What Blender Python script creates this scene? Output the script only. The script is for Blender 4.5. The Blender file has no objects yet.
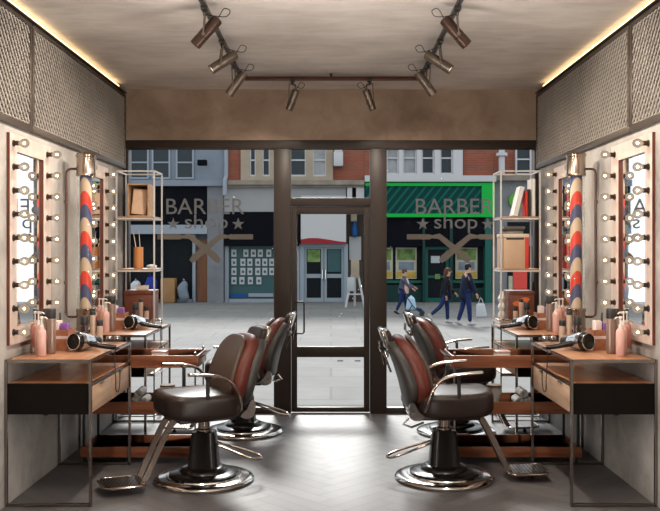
import bpy, bmesh, math, random
from mathutils import Vector, Matrix

random.seed(7)
SC = bpy.context.scene
COL = SC.collection
PI = math.pi
F_PX, EYE, CX, CY = 833.6, 1.555, 331.0, 251.0      # measured from the photograph
HW, HC, YF = 1.985, 3.10, 8.0                        # half width, ceiling height, shop front
STREET = -0.6                                        # street lies lower than the shop floor


def wx(px, d): return (px - CX) * d / F_PX
def wx_inv(x, d): return CX + x * F_PX / d
def wz(py, d): return EYE - (py - CY) * d / F_PX


# ------------------------------------------------------------------ materials
def _nt(name):
    m = bpy.data.materials.new(name)
    m.use_nodes = True
    nt = m.node_tree
    b = nt.nodes['Principled BSDF']
    return m, nt, b


def mat(name, col, rough=0.5, metal=0.0, var=0.0, scale=8.0, bump=0.0, stretch=(1, 1, 1), spec=0.5, emit=None, estr=0.0,
        coat=0.0, rvar=0.0, detail=6.0):
    """Plain surface with optional noise mottling of colour, roughness and height."""
    m, nt, b = _nt(name)
    b.inputs['Base Color'].default_value = (*col, 1)
    b.inputs['Roughness'].default_value = rough
    b.inputs['Metallic'].default_value = metal
    b.inputs['Specular IOR Level'].default_value = spec
    b.inputs['Coat Weight'].default_value = coat
    if emit:
        b.inputs['Emission Color'].default_value = (*emit, 1)
        b.inputs['Emission Strength'].default_value = estr
    if var or bump or rvar:
        tc = nt.nodes.new('ShaderNodeTexCoord')
        mp = nt.nodes.new('ShaderNodeMapping')
        mp.inputs['Scale'].default_value = stretch
        nz = nt.nodes.new('ShaderNodeTexNoise')
        nz.inputs['Scale'].default_value = scale
        nz.inputs['Detail'].default_value = detail
        nz.inputs['Roughness'].default_value = 0.6
        nt.links.new(tc.outputs['Object'], mp.inputs['Vector'])
        nt.links.new(mp.outputs['Vector'], nz.inputs['Vector'])
        if var:
            rp = nt.nodes.new('ShaderNodeValToRGB')
            rp.color_ramp.elements[0].position = 0.3
            rp.color_ramp.elements[1].position = 0.7
            rp.color_ramp.elements[0].color = (*[c * (1 - var) for c in col], 1)
            rp.color_ramp.elements[1].color = (*[min(1, c * (1 + var)) for c in col], 1)
            nt.links.new(nz.outputs['Fac'], rp.inputs['Fac'])
            nt.links.new(rp.outputs['Color'], b.inputs['Base Color'])
        if rvar:
            mr = nt.nodes.new('ShaderNodeMapRange')
            mr.inputs['To Min'].default_value = max(0.02, rough - rvar)
            mr.inputs['To Max'].default_value = rough + rvar
            nt.links.new(nz.outputs['Fac'], mr.inputs['Value'])
            nt.links.new(mr.outputs['Result'], b.inputs['Roughness'])
        if bump:
            bp = nt.nodes.new('ShaderNodeBump')
            bp.inputs['Strength'].default_value = bump
            bp.inputs['Distance'].default_value = 0.02
            nt.links.new(nz.outputs['Fac'], bp.inputs['Height'])
            nt.links.new(bp.outputs['Normal'], b.inputs['Normal'])
    return m


def wood(name, c1, c2, rough=0.4, axis='x', scale=3.0, coat=0.0):
    m, nt, b = _nt(name)
    b.inputs['Roughness'].default_value = rough
    b.inputs['Coat Weight'].default_value = coat
    tc = nt.nodes.new('ShaderNodeTexCoord')
    mp = nt.nodes.new('ShaderNodeMapping')
    mp.inputs['Scale'].default_value = {'x': (1, 9, 9), 'y': (9, 1, 9), 'z': (9, 9, 1)}[axis]
    nz = nt.nodes.new('ShaderNodeTexNoise')
    nz.inputs['Scale'].default_value = scale
    nz.inputs['Detail'].default_value = 8
    nz.inputs['Distortion'].default_value = 0.6
    rp = nt.nodes.new('ShaderNodeValToRGB')
    rp.color_ramp.elements[0].position = 0.35
    rp.color_ramp.elements[1].position = 0.68
    rp.color_ramp.elements[0].color = (*c1, 1)
    rp.color_ramp.elements[1].color = (*c2, 1)
    nt.links.new(tc.outputs['Object'], mp.inputs['Vector'])
    nt.links.new(mp.outputs['Vector'], nz.inputs['Vector'])
    nt.links.new(nz.outputs['Fac'], rp.inputs['Fac'])
    nt.links.new(rp.outputs['Color'], b.inputs['Base Color'])
    return m


def bricks(name, c1, c2, mortar, bw, bh, gap=0.02, rough=0.8, plane='xz', bump=0.3, offset=0.5):
    m, nt, b = _nt(name)
    b.inputs['Roughness'].default_value = rough
    tc = nt.nodes.new('ShaderNodeTexCoord')
    sp = nt.nodes.new('ShaderNodeSeparateXYZ')
    cb = nt.nodes.new('ShaderNodeCombineXYZ')
    nt.links.new(tc.outputs['Object'], sp.inputs[0])
    nt.links.new(sp.outputs['X'], cb.inputs['X'])
    nt.links.new(sp.outputs['Z' if plane == 'xz' else 'Y'], cb.inputs['Y'])
    br = nt.nodes.new('ShaderNodeTexBrick')
    br.offset = offset
    br.inputs['Color1'].default_value = (*c1, 1)
    br.inputs['Color2'].default_value = (*c2, 1)
    br.inputs['Mortar'].default_value = (*mortar, 1)
    br.inputs['Scale'].default_value = 1
    br.inputs['Brick Width'].default_value = bw
    br.inputs['Row Height'].default_value = bh
    br.inputs['Mortar Size'].default_value = gap
    br.inputs['Mortar Smooth'].default_value = 0.2
    nt.links.new(cb.outputs[0], br.inputs['Vector'])
    nz = nt.nodes.new('ShaderNodeTexNoise')
    nz.inputs['Scale'].default_value = 1.7
    nz.inputs['Detail'].default_value = 8
    mx = nt.nodes.new('ShaderNodeMix')
    mx.data_type = 'RGBA'
    mx.blend_type = 'MULTIPLY'
    mx.inputs['Factor'].default_value = 0.55
    rp = nt.nodes.new('ShaderNodeValToRGB')
    rp.color_ramp.elements[0].position = 0.25
    rp.color_ramp.elements[0].color = (0.55, 0.54, 0.53, 1)
    rp.color_ramp.elements[1].position = 0.7
    nt.links.new(tc.outputs['Object'], nz.inputs['Vector'])
    nt.links.new(nz.outputs['Fac'], rp.inputs['Fac'])
    nt.links.new(br.outputs['Color'], mx.inputs['A'])
    nt.links.new(rp.outputs['Color'], mx.inputs['B'])
    nt.links.new(mx.outputs['Result'], b.inputs['Base Color'])
    return m


def glass(name, tint=(1, 1, 1), ior=1.45, rough=0.0, refl=1.0):
    """Thin pane: clear with a Fresnel reflection."""
    m = bpy.data.materials.new(name)
    m.use_nodes = True
    nt = m.node_tree
    nt.nodes.clear()
    out = nt.nodes.new('ShaderNodeOutputMaterial')
    tr = nt.nodes.new('ShaderNodeBsdfTransparent')
    tr.inputs['Color'].default_value = (*tint, 1)
    gl = nt.nodes.new('ShaderNodeBsdfGlossy')
    gl.inputs['Roughness'].default_value = rough
    fr = nt.nodes.new('ShaderNodeFresnel')
    fr.inputs['IOR'].default_value = ior
    ml = nt.nodes.new('ShaderNodeMath')
    ml.operation = 'MULTIPLY'
    ml.inputs[1].default_value = refl
    mx = nt.nodes.new('ShaderNodeMixShader')
    nt.links.new(fr.outputs[0], ml.inputs[0])
    nt.links.new(ml.outputs[0], mx.inputs[0])
    nt.links.new(tr.outputs[0], mx.inputs[1])
    nt.links.new(gl.outputs[0], mx.inputs[2])
    nt.links.new(mx.outputs[0], out.inputs[0])
    return m


def plaster(name, c1, c2, stretch, scale, rough=0.85, bump=0.15):
    """Trowelled concrete: two layers of noise, one drawn out along the trowel strokes."""
    m, nt, b = _nt(name)
    b.inputs['Roughness'].default_value = rough
    b.inputs['Specular IOR Level'].default_value = 0.25
    tc = nt.nodes.new('ShaderNodeTexCoord')
    mp = nt.nodes.new('ShaderNodeMapping')
    mp.inputs['Scale'].default_value = stretch
    n1 = nt.nodes.new('ShaderNodeTexNoise')
    n1.inputs['Scale'].default_value = scale
    n1.inputs['Detail'].default_value = 9
    n1.inputs['Roughness'].default_value = 0.65
    n1.inputs['Distortion'].default_value = 0.5
    n2 = nt.nodes.new('ShaderNodeTexNoise')
    n2.inputs['Scale'].default_value = scale * 0.6
    n2.inputs['Detail'].default_value = 5
    ad = nt.nodes.new('ShaderNodeMath')
    ad.operation = 'MULTIPLY_ADD'
    ad.inputs[1].default_value = 0.5
    hf = nt.nodes.new('ShaderNodeMath')
    hf.operation = 'MULTIPLY'
    hf.inputs[1].default_value = 0.5
    rp = nt.nodes.new('ShaderNodeValToRGB')
    rp.color_ramp.elements[0].position = 0.36
    rp.color_ramp.elements[1].position = 0.62
    rp.color_ramp.elements[0].color = (*c1, 1)
    rp.color_ramp.elements[1].color = (*c2, 1)
    nt.links.new(tc.outputs['Object'], mp.inputs['Vector'])
    nt.links.new(mp.outputs['Vector'], n1.inputs['Vector'])
    nt.links.new(tc.outputs['Object'], n2.inputs['Vector'])
    nt.links.new(n2.outputs['Fac'], hf.inputs[0])
    nt.links.new(n1.outputs['Fac'], ad.inputs[0])
    nt.links.new(hf.outputs[0], ad.inputs[2])
    nt.links.new(ad.outputs[0], rp.inputs['Fac'])
    nt.links.new(rp.outputs['Color'], b.inputs['Base Color'])
    bp = nt.nodes.new('ShaderNodeBump')
    bp.inputs['Strength'].default_value = bump
    bp.inputs['Distance'].default_value = 0.01
    nt.links.new(n1.outputs['Fac'], bp.inputs['Height'])
    nt.links.new(bp.outputs['Normal'], b.inputs['Normal'])
    return m


def floor_mat():
    m, nt, b = _nt('herringbone_planks')
    b.inputs['Roughness'].default_value = 0.45
    b.inputs['Specular IOR Level'].default_value = 0.5
    g = nt.nodes.new('ShaderNodeNewGeometry')
    tc = nt.nodes.new('ShaderNodeTexCoord')
    nz = nt.nodes.new('ShaderNodeTexNoise')
    nz.inputs['Scale'].default_value = 9
    nz.inputs['Detail'].default_value = 8
    nz.inputs['Roughness'].default_value = 0.7
    nt.links.new(tc.outputs['Object'], nz.inputs['Vector'])
    ad = nt.nodes.new('ShaderNodeMath')
    ad.operation = 'MULTIPLY_ADD'
    ad.inputs[1].default_value = 0.72
    ml = nt.nodes.new('ShaderNodeMath')
    ml.operation = 'MULTIPLY'
    ml.inputs[1].default_value = 0.40
    rp = nt.nodes.new('ShaderNodeValToRGB')
    rp.color_ramp.elements[0].position = 0.1
    rp.color_ramp.elements[1].position = 0.9
    rp.color_ramp.elements[0].color = (0.068, 0.062, 0.064, 1)
    rp.color_ramp.elements[1].color = (0.135, 0.125, 0.128, 1)
    nt.links.new(g.outputs['Random Per Island'], ml.inputs[0])
    nt.links.new(nz.outputs['Fac'], ad.inputs[0])
    nt.links.new(ml.outputs[0], ad.inputs[2])
    nt.links.new(ad.outputs[0], rp.inputs['Fac'])
    nt.links.new(rp.outputs['Color'], b.inputs['Base Color'])
    mr = nt.nodes.new('ShaderNodeMapRange')
    mr.inputs['To Min'].default_value = 0.36
    mr.inputs['To Max'].default_value = 0.56
    nt.links.new(nz.outputs['Fac'], mr.inputs['Value'])
    nt.links.new(mr.outputs['Result'], b.inputs['Roughness'])
    return m


def pole_mat():
    """Cream, red and navy bands that run slantwise round the pole."""
    m, nt, b = _nt('barber_pole_bands')
    b.inputs['Roughness'].default_value = 0.35
    tc = nt.nodes.new('ShaderNodeTexCoord')
    dt = nt.nodes.new('ShaderNodeVectorMath')
    dt.operation = 'DOT_PRODUCT'
    # arch: the band boundary rises towards the side that faces the room
    dt.inputs[1].default_value = (0.0, 2.2, 1.0)
    nt.links.new(tc.outputs['Object'], dt.inputs[0])
    dv = nt.nodes.new('ShaderNodeMath')
    dv.operation = 'DIVIDE'
    dv.inputs[1].default_value = 0.295
    fr = nt.nodes.new('ShaderNodeMath')
    fr.operation = 'FRACT'
    rp = nt.nodes.new('ShaderNodeValToRGB')
    rp.color_ramp.interpolation = 'CONSTANT'
    e = rp.color_ramp.elements
    e[0].position = 0.0
    e[0].color = (0.62, 0.47, 0.33, 1)
    e[1].position = 0.333
    e[1].color = (0.075, 0.085, 0.17, 1)
    x = e.new(0.667)
    x.color = (0.72, 0.06, 0.035, 1)
    nt.links.new(dt.outputs['Value'], dv.inputs[0])
    nt.links.new(dv.outputs[0], fr.inputs[0])
    nt.links.new(fr.outputs[0], rp.inputs['Fac'])
    nt.links.new(rp.outputs['Color'], b.inputs['Base Color'])
    return m


def stripe_sign_mat():
    m, nt, b = _nt('green_sign_stripes')
    b.inputs['Roughness'].default_value = 0.6
    b.inputs['Specular IOR Level'].default_value = 0.05
    tc = nt.nodes.new('ShaderNodeTexCoord')
    dt = nt.nodes.new('ShaderNodeVectorMath')
    dt.operation = 'DOT_PRODUCT'
    dt.inputs[1].default_value = (1.0, 0.0, -0.8)
    dv = nt.nodes.new('ShaderNodeMath')
    dv.operation = 'MULTIPLY'
    dv.inputs[1].default_value = 2.9
    fr = nt.nodes.new('ShaderNodeMath')
    fr.operation = 'FRACT'
    rp = nt.nodes.new('ShaderNodeValToRGB')
    rp.color_ramp.interpolation = 'CONSTANT'
    rp.color_ramp.elements[0].color = (0.005, 0.038, 0.036, 1)
    rp.color_ramp.elements[1].position = 0.68
    rp.color_ramp.elements[1].color = (0.008, 0.095, 0.070, 1)
    nt.links.new(tc.outputs['Object'], dt.inputs[0])
    nt.links.new(dt.outputs['Value'], dv.inputs[0])
    nt.links.new(dv.outputs[0], fr.inputs[0])
    nt.links.new(fr.outputs[0], rp.inputs['Fac'])
    nt.links.new(rp.outputs['Color'], b.inputs['Base Color'])
    return m


def perf_mat():
    m, nt, b = _nt('perforated_chrome')
    b.inputs['Metallic'].default_value = 1
    b.inputs['Roughness'].default_value = 0.25
    tc = nt.nodes.new('ShaderNodeTexCoord')
    mp = nt.nodes.new('ShaderNodeMapping')
    mp.inputs['Rotation'].default_value = (0, 0, PI / 4)
    ck = nt.nodes.new('ShaderNodeTexChecker')
    ck.inputs['Scale'].default_value = 60
    ck.inputs['Color1'].default_value = (0.55, 0.48, 0.42, 1)
    ck.inputs['Color2'].default_value = (0.13, 0.10, 0.09, 1)
    nt.links.new(tc.outputs['Object'], mp.inputs['Vector'])
    nt.links.new(mp.outputs['Vector'], ck.inputs['Vector'])
    nt.links.new(ck.outputs['Color'], b.inputs['Base Color'])
    return m


M = {}
M['ceiling'] = plaster('ceiling_plaster', (0.50, 0.455, 0.42), (0.70, 0.655, 0.615), (1.0, 3.2, 1), 2.6, bump=0.08)
M['beam'] = plaster('brown_concrete', (0.215, 0.15, 0.108), (0.42, 0.32, 0.245), (2, 2, 2), 1.5)
M['wall'] = plaster('pale_plaster', (0.20, 0.185, 0.175), (0.42, 0.40, 0.375), (1, 1, 1), 2.5)
M['floor'] = floor_mat()
M['floor_base'] = mat('floor_joint', (0.055, 0.05, 0.05), 0.6)
M['frame'] = mat('brown_aluminium', (0.040, 0.029, 0.0235), 0.42, 0.0, spec=0.35, var=0.06, scale=3)
M['bronze_rail'] = mat('dark_bronze_steel', (0.105, 0.085, 0.070), 0.42, 0.7, var=0.1, scale=5)
M['mesh'] = mat('expanded_metal', (0.34, 0.305, 0.27), 0.5, 0.1, var=0.1, scale=4)
M['glass'] = glass('window_glass', (0.97, 0.98, 0.98), refl=0.06)
M['clear'] = glass('clear_glass', (0.96, 0.97, 0.97), 1.45, refl=0.35)
M['mirror'] = mat('mirror_silver', (0.93, 0.93, 0.93), 0.015, 1.0)
M['board'] = wood('pale_board', (0.44, 0.36, 0.32), (0.55, 0.46, 0.42), 0.35, 'z', 2.0)
M['board_edge'] = wood('red_brown_edge', (0.10, 0.022, 0.012), (0.17, 0.045, 0.025), 0.35, 'z', 3)
M['socket'] = mat('socket_bronze', (0.035, 0.022, 0.016), 0.4, 0.4)
def globe_mat():
    m = glass('bulb_glass', (1.0, 0.94, 0.88), 1.45)
    nt = m.node_tree
    out = [n for n in nt.nodes if n.type == 'OUTPUT_MATERIAL'][0]
    first = out.inputs[0].links[0].from_socket
    em = nt.nodes.new('ShaderNodeEmission')
    em.inputs['Color'].default_value = (1.0, 0.78, 0.57, 1)
    em.inputs['Strength'].default_value = 0.45
    mx = nt.nodes.new('ShaderNodeMixShader')
    mx.inputs[0].default_value = 0.55
    nt.links.new(first, mx.inputs[1])
    nt.links.new(em.outputs[0], mx.inputs[2])
    nt.links.new(mx.outputs[0], out.inputs[0])
    return m


M['globe'] = globe_mat()
M['filament'] = mat('filament', (1, 0.8, 0.5), 0.5, emit=(1.0, 0.72, 0.38), estr=78)
M['chrome'] = mat('chrome', (0.60, 0.57, 0.54), 0.13, 1.0, rvar=0.04, scale=20)
M['chrome_warm'] = mat('warm_chrome', (0.48, 0.40, 0.34), 0.16, 1.0, rvar=0.05, scale=20)
M['chrome_dark'] = mat('smoked_chrome', (0.42, 0.34, 0.28), 0.2, 1.0, rvar=0.05, scale=20)
M['desk_frame'] = mat('smoked_steel', (0.30, 0.27, 0.25), 0.18, 1.0, rvar=0.05, scale=20)
M['satin'] = mat('satin_steel', (0.78, 0.77, 0.76), 0.35, 0.55)
M['tube_dark'] = mat('dark_copper_tube', (0.13, 0.065, 0.05), 0.3, 0.8)
M['backing'] = mat('bronze_backing', (0.020, 0.016, 0.013), 0.8, var=0.1, scale=3)
M['steel_black'] = mat('black_steel', (0.03, 0.027, 0.025), 0.4, 0.5)
M['black'] = mat('black_enamel', (0.008, 0.007, 0.007), 0.22, spec=0.35)
M['black_matt'] = mat('black_plastic', (0.018, 0.017, 0.017), 0.5)
M['rubber'] = mat('black_rubber', (0.015, 0.015, 0.015), 0.7)
M['leather'] = mat('brown_leather', (0.022, 0.013, 0.011), 0.34, bump=0.08, scale=90, var=0.15, spec=0.35)
M['leather_red'] = mat('oxblood_leather', (0.115, 0.019, 0.010), 0.42, bump=0.10, scale=90, var=0.2)
M['leather_grey'] = mat('charcoal_leather', (0.045, 0.041, 0.038), 0.38, bump=0.08, scale=80, var=0.12)
M['leather_tan'] = mat('taupe_leather', (0.080, 0.053, 0.040), 0.42, bump=0.10, scale=90, var=0.12)
M['pad_black'] = mat('black_leather', (0.02, 0.018, 0.017), 0.4, bump=0.08, scale=80)
M['perf'] = perf_mat()
M['desk_top'] = wood('desk_walnut', (0.31, 0.145, 0.075), (0.48, 0.25, 0.14), 0.32, 'y', 2.2, 0.2)
M['desk_shelf'] = wood('shelf_walnut', (0.45, 0.20, 0.085), (0.66, 0.34, 0.16), 0.35, 'y', 2.2, 0.2)
M['drawer'] = wood('pale_oak', (0.34, 0.215, 0.14), (0.48, 0.32, 0.215), 0.45, 'y', 2.2)
M['desk_end'] = mat('shaded_black_panel', (0.007, 0.005, 0.004), 0.6, spec=0.1, var=0.15, scale=6)  # dark panel; shade of the camera-facing ends is put into its near-black colour
M['tray'] = wood('cherry_wood', (0.17, 0.052, 0.022), (0.30, 0.105, 0.048), 0.38, 'x', 2.4, 0.2)
M['copper'] = mat('copper_brown_steel', (0.085, 0.032, 0.022), 0.35, 0.6)
M['lamp_brown'] = mat('lamp_dark_brown', (0.05, 0.026, 0.018), 0.32, 0.5)
M['lamp_bronze'] = mat('lamp_gunmetal', (0.16, 0.13, 0.105), 0.34, 0.8, var=0.1, scale=15)
M['lens'] = mat('lamp_lens', (0.9, 0.88, 0.8), 0.2, emit=(1, 0.85, 0.65), estr=2.0)
M['led'] = mat('led_strip', (1, 0.85, 0.6), 0.5, emit=(1.0, 0.70, 0.36), estr=3.2)
M['pole'] = pole_mat()
M['pump_pink'] = mat('pink_bottle', (0.60, 0.26, 0.23), 0.22, spec=0.5, coat=0.3)
M['pump_pale'] = mat('pale_pink_bottle', (0.66, 0.40, 0.36), 0.25, coat=0.3)
M['white_plastic'] = mat('white_plastic', (0.80, 0.76, 0.72), 0.3)
M['tumbler'] = mat('bronze_tumbler', (0.24, 0.165, 0.135), 0.3, 0.35)
M['beige_tube'] = mat('beige_tube', (0.46, 0.33, 0.255), 0.35)
M['dark_bottle'] = mat('dark_brown_bottle', (0.035, 0.018, 0.016), 0.25, coat=0.3)
M['silver'] = mat('silver', (0.7, 0.7, 0.7), 0.2, 1.0)
M['caddy'] = wood('caddy_wood', (0.28, 0.10, 0.05), (0.42, 0.17, 0.09), 0.45, 'y', 4)
M['purple'] = mat('purple_card', (0.22, 0.08, 0.30), 0.5)
M['pale_card'] = mat('pale_pink_card', (0.72, 0.58, 0.55), 0.6)
M['cream'] = mat('cream_paper', (0.72, 0.62, 0.50), 0.7)
M['white'] = mat('white_paper', (0.82, 0.80, 0.77), 0.7)
M['tan_cover'] = mat('tan_cover', (0.72, 0.50, 0.34), 0.6, var=0.08, scale=10)
M['shelf_wood'] = wood('shelf_oak', (0.33, 0.19, 0.12), (0.46, 0.29, 0.19), 0.45, 'x', 3)
M['crate'] = wood('crate_oak', (0.40, 0.24, 0.14), (0.55, 0.35, 0.22), 0.5, 'x', 3)
M['crate_in'] = wood('crate_red_lining', (0.15, 0.06, 0.045), (0.22, 0.10, 0.075), 0.6, 'x', 3)
M['orange_pot'] = wood('amber_wood', (0.45, 0.17, 0.045), (0.62, 0.27, 0.09), 0.35, 'z', 3)
M['red_box'] = mat('mahogany_box', (0.15, 0.042, 0.022), 0.4, var=0.25, scale=5)
M['red'] = mat('red_cover', (0.62, 0.045, 0.03), 0.5)
M['orange'] = mat('orange_print', (0.70, 0.16, 0.05), 0.5)
M['kraft'] = mat('kraft_card', (0.60, 0.42, 0.29), 0.65, var=0.05, scale=12)
M['dark_card'] = mat('dark_cover', (0.03, 0.028, 0.028), 0.5)
M['grey_cover'] = mat('grey_cover', (0.22, 0.21, 0.20), 0.5)
M['cup'] = mat('ceramic', (0.80, 0.77, 0.72), 0.2, coat=0.4)
M['cup_rim'] = mat('brown_glaze', (0.30, 0.16, 0.08), 0.3)
M['towel'] = mat('towel', (0.78, 0.76, 0.73), 0.95, bump=0.6, scale=120)
M['decal'] = mat('etched_vinyl', (0.125, 0.137, 0.15), 0.6)
M['decal_tan'] = mat('tan_vinyl', (0.125, 0.115, 0.10), 0.6)
# street
M['paving'] = bricks('paving_slabs', (0.145, 0.142, 0.138), (0.175, 0.171, 0.166), (0.108, 0.105, 0.102), 1.5, 1.1, 0.022, plane='xy')
M['step'] = mat('step_stone', (0.0816, 0.0782, 0.0748), 0.85, var=0.2, scale=20, bump=0.3)
M['forecourt'] = mat('pale_concrete', (0.80, 0.80, 0.78), 0.9, var=0.04, scale=0.3)
M['render_blue'] = mat('blue_grey_render', (0.1836, 0.2108, 0.2516), 0.8, var=0.10, scale=1.2, spec=0.12)
M['render_grey'] = mat('grey_render', (0.2108, 0.2176, 0.2312), 0.85, var=0.12, scale=1.0, spec=0.12)
M['pier'] = mat('grey_stone_pier', (0.1598, 0.1666, 0.1836), 0.85, var=0.14, scale=1.5, spec=0.12)
M['stone'] = mat('cream_stone', (0.3060, 0.2516, 0.1904), 0.85, var=0.12, scale=2, spec=0.12)
M['cornice'] = mat('weathered_stone', (0.2244, 0.1938, 0.1598), 0.85, var=0.25, scale=2, spec=0.12)
M['brick'] = bricks('red_brick', (0.30, 0.055, 0.022), (0.22, 0.042, 0.018), (0.20, 0.11, 0.075), 0.23, 0.075, 0.012)
M['fascia_black'] = mat('black_fascia', (0.0054, 0.0061, 0.0088), 0.7, spec=0.02)
M['fascia_grey'] = mat('grey_fascia', (0.2720, 0.2720, 0.2720), 0.6, var=0.06, scale=1, spec=0.12)
M['pane'] = mat('dark_window', (0.0204, 0.0306, 0.0374), 0.12, spec=0.22)
M['pane_pale'] = mat('curtained_window', (0.2856, 0.2992, 0.3060), 0.35, var=0.25, scale=1.5, spec=0.12)
M['sash_white'] = mat('white_sash', (0.4216, 0.4216, 0.4352), 0.5)
M['sash_blue'] = mat('blue_grey_sash', (0.2244, 0.2584, 0.2992), 0.5)
M['shop_dark'] = mat('dark_shop_interior', (0.0109, 0.0136, 0.0163), 0.5, spec=0.03)
M['teal_glass'] = mat('teal_display', (0.0374, 0.0884, 0.0952), 0.25, spec=0.2)
M['door_blue'] = mat('blue_grey_door', (0.2448, 0.2856, 0.3196), 0.5, spec=0.12)
M['door_orange'] = wood('orange_door', (0.1632, 0.0510, 0.0136), (0.2176, 0.0748, 0.0204), 0.5, 'z', 1)
M['sign_white'] = mat('white_sign', (0.4488, 0.4454, 0.4488), 0.5, spec=0.12)
M['sign_red'] = mat('crimson_sign', (0.2448, 0.0204, 0.0272), 0.5, spec=0.12)
M['green'] = mat('bright_green', (0.008, 0.36, 0.05), 0.5, spec=0.1)
M['green_stripes'] = stripe_sign_mat()
M['teal'] = mat('teal_paint', (0.0082, 0.0850, 0.0680), 0.45, spec=0.2)
M['teal_dark'] = mat('dark_teal_paint', (0.0041, 0.0306, 0.0272), 0.45, spec=0.2)
M['lime'] = mat('lime_disc', (0.1156, 0.3264, 0.0408), 0.5, spec=0.12)
M['wall_brown'] = mat('brown_render', (0.0816, 0.0646, 0.0544), 0.8, var=0.2, scale=2, spec=0.12)
M['blue_lamp'] = mat('blue_lamp', (0.0136, 0.0680, 0.2176), 0.4, spec=0.12)
M['poster_green'] = mat('poster_green', (0.1360, 0.2176, 0.0680), 0.5, var=0.6, scale=3, spec=0.12)
M['poster_cream'] = mat('poster_cream', (0.4216, 0.3944, 0.2992), 0.5, var=0.15, scale=3, spec=0.12)
M['poster_yellow'] = mat('poster_yellow', (0.4216, 0.2856, 0.0544), 0.5, var=0.2, scale=3, spec=0.12)
M['display_card'] = mat('display_card', (0.3944, 0.4216, 0.4284), 0.5, spec=0.12)
M['card_print'] = mat('card_print', (0.0680, 0.0952, 0.1020), 0.5, spec=0.12)
M['blue_cloth'] = mat('blue_cloth', (0.0204, 0.0374, 0.2244), 0.8, spec=0.12)
M['cardboard'] = mat('cardboard', (0.2856, 0.1632, 0.0748), 0.8, var=0.08, scale=4, spec=0.12)
M['bag_white'] = mat('white_bag', (0.4488, 0.4624, 0.4760), 0.6, var=0.1, scale=3, spec=0.12)
M['bag_cloth'] = mat('grey_blue_sack', (0.1700, 0.2040, 0.2448), 0.8, var=0.2, scale=3, spec=0.12)
M['skin'] = mat('skin', (0.50, 0.29, 0.21), 0.55, spec=0.12)
M['hair_dark'] = mat('dark_hair', (0.02, 0.014, 0.012), 0.6, spec=0.12)
M['hair_brown'] = mat('brown_hair', (0.10, 0.04, 0.025), 0.6, spec=0.12)
M['coat_black'] = mat('black_coat', (0.012, 0.012, 0.015), 0.7, spec=0.12)
M['coat_navy'] = mat('navy_coat', (0.012, 0.016, 0.035), 0.7, spec=0.12)
M['coat_grey'] = mat('slate_coat', (0.07, 0.08, 0.11), 0.8, spec=0.12)
M['pink'] = mat('pink_cloth', (0.55, 0.34, 0.33), 0.8, var=0.2, scale=8, spec=0.12)
M['jeans'] = mat('blue_jeans', (0.016, 0.028, 0.095), 0.8, spec=0.12)
M['pale_blue'] = mat('pale_blue_cloth', (0.36, 0.50, 0.62), 0.8, spec=0.12)
M['shoe_dark'] = mat('dark_shoe', (0.02, 0.018, 0.018), 0.5, spec=0.12)
M['shoe_grey'] = mat('grey_trainer', (0.42, 0.41, 0.42), 0.6, spec=0.12)

# ------------------------------------------------------------------ building helpers
WM = {}


def tag(o, label=None, cat=None, group=None, kind=None):
    if label: o['label'] = label
    if cat: o['category'] = cat
    if group: o['group'] = group
    if kind: o['kind'] = kind
    return o


def thing(name, label, cat, loc=(0, 0, 0), rotz=0.0, group=None, kind=None):
    o = bpy.data.objects.new(name, None)
    COL.objects.link(o)
    o.empty_display_size = 0.1
    o.location = loc
    o.rotation_euler = (0, 0, rotz)
    WM[o.name] = Matrix.Translation(Vector(loc)) @ Matrix.Rotation(rotz, 4, 'Z')
    return tag(o, label, cat, group, kind)


def copy_tree(o, parent=None, loc=None, label=None, group=None):
    c = o.copy()
    COL.objects.link(c)
    c.parent = parent
    if loc is not None:
        c.location = loc
    if label:
        c['label'] = label
    if group:
        c['group'] = group
    for ch in list(o.children):
        copy_tree(ch, c)
    return c


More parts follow.
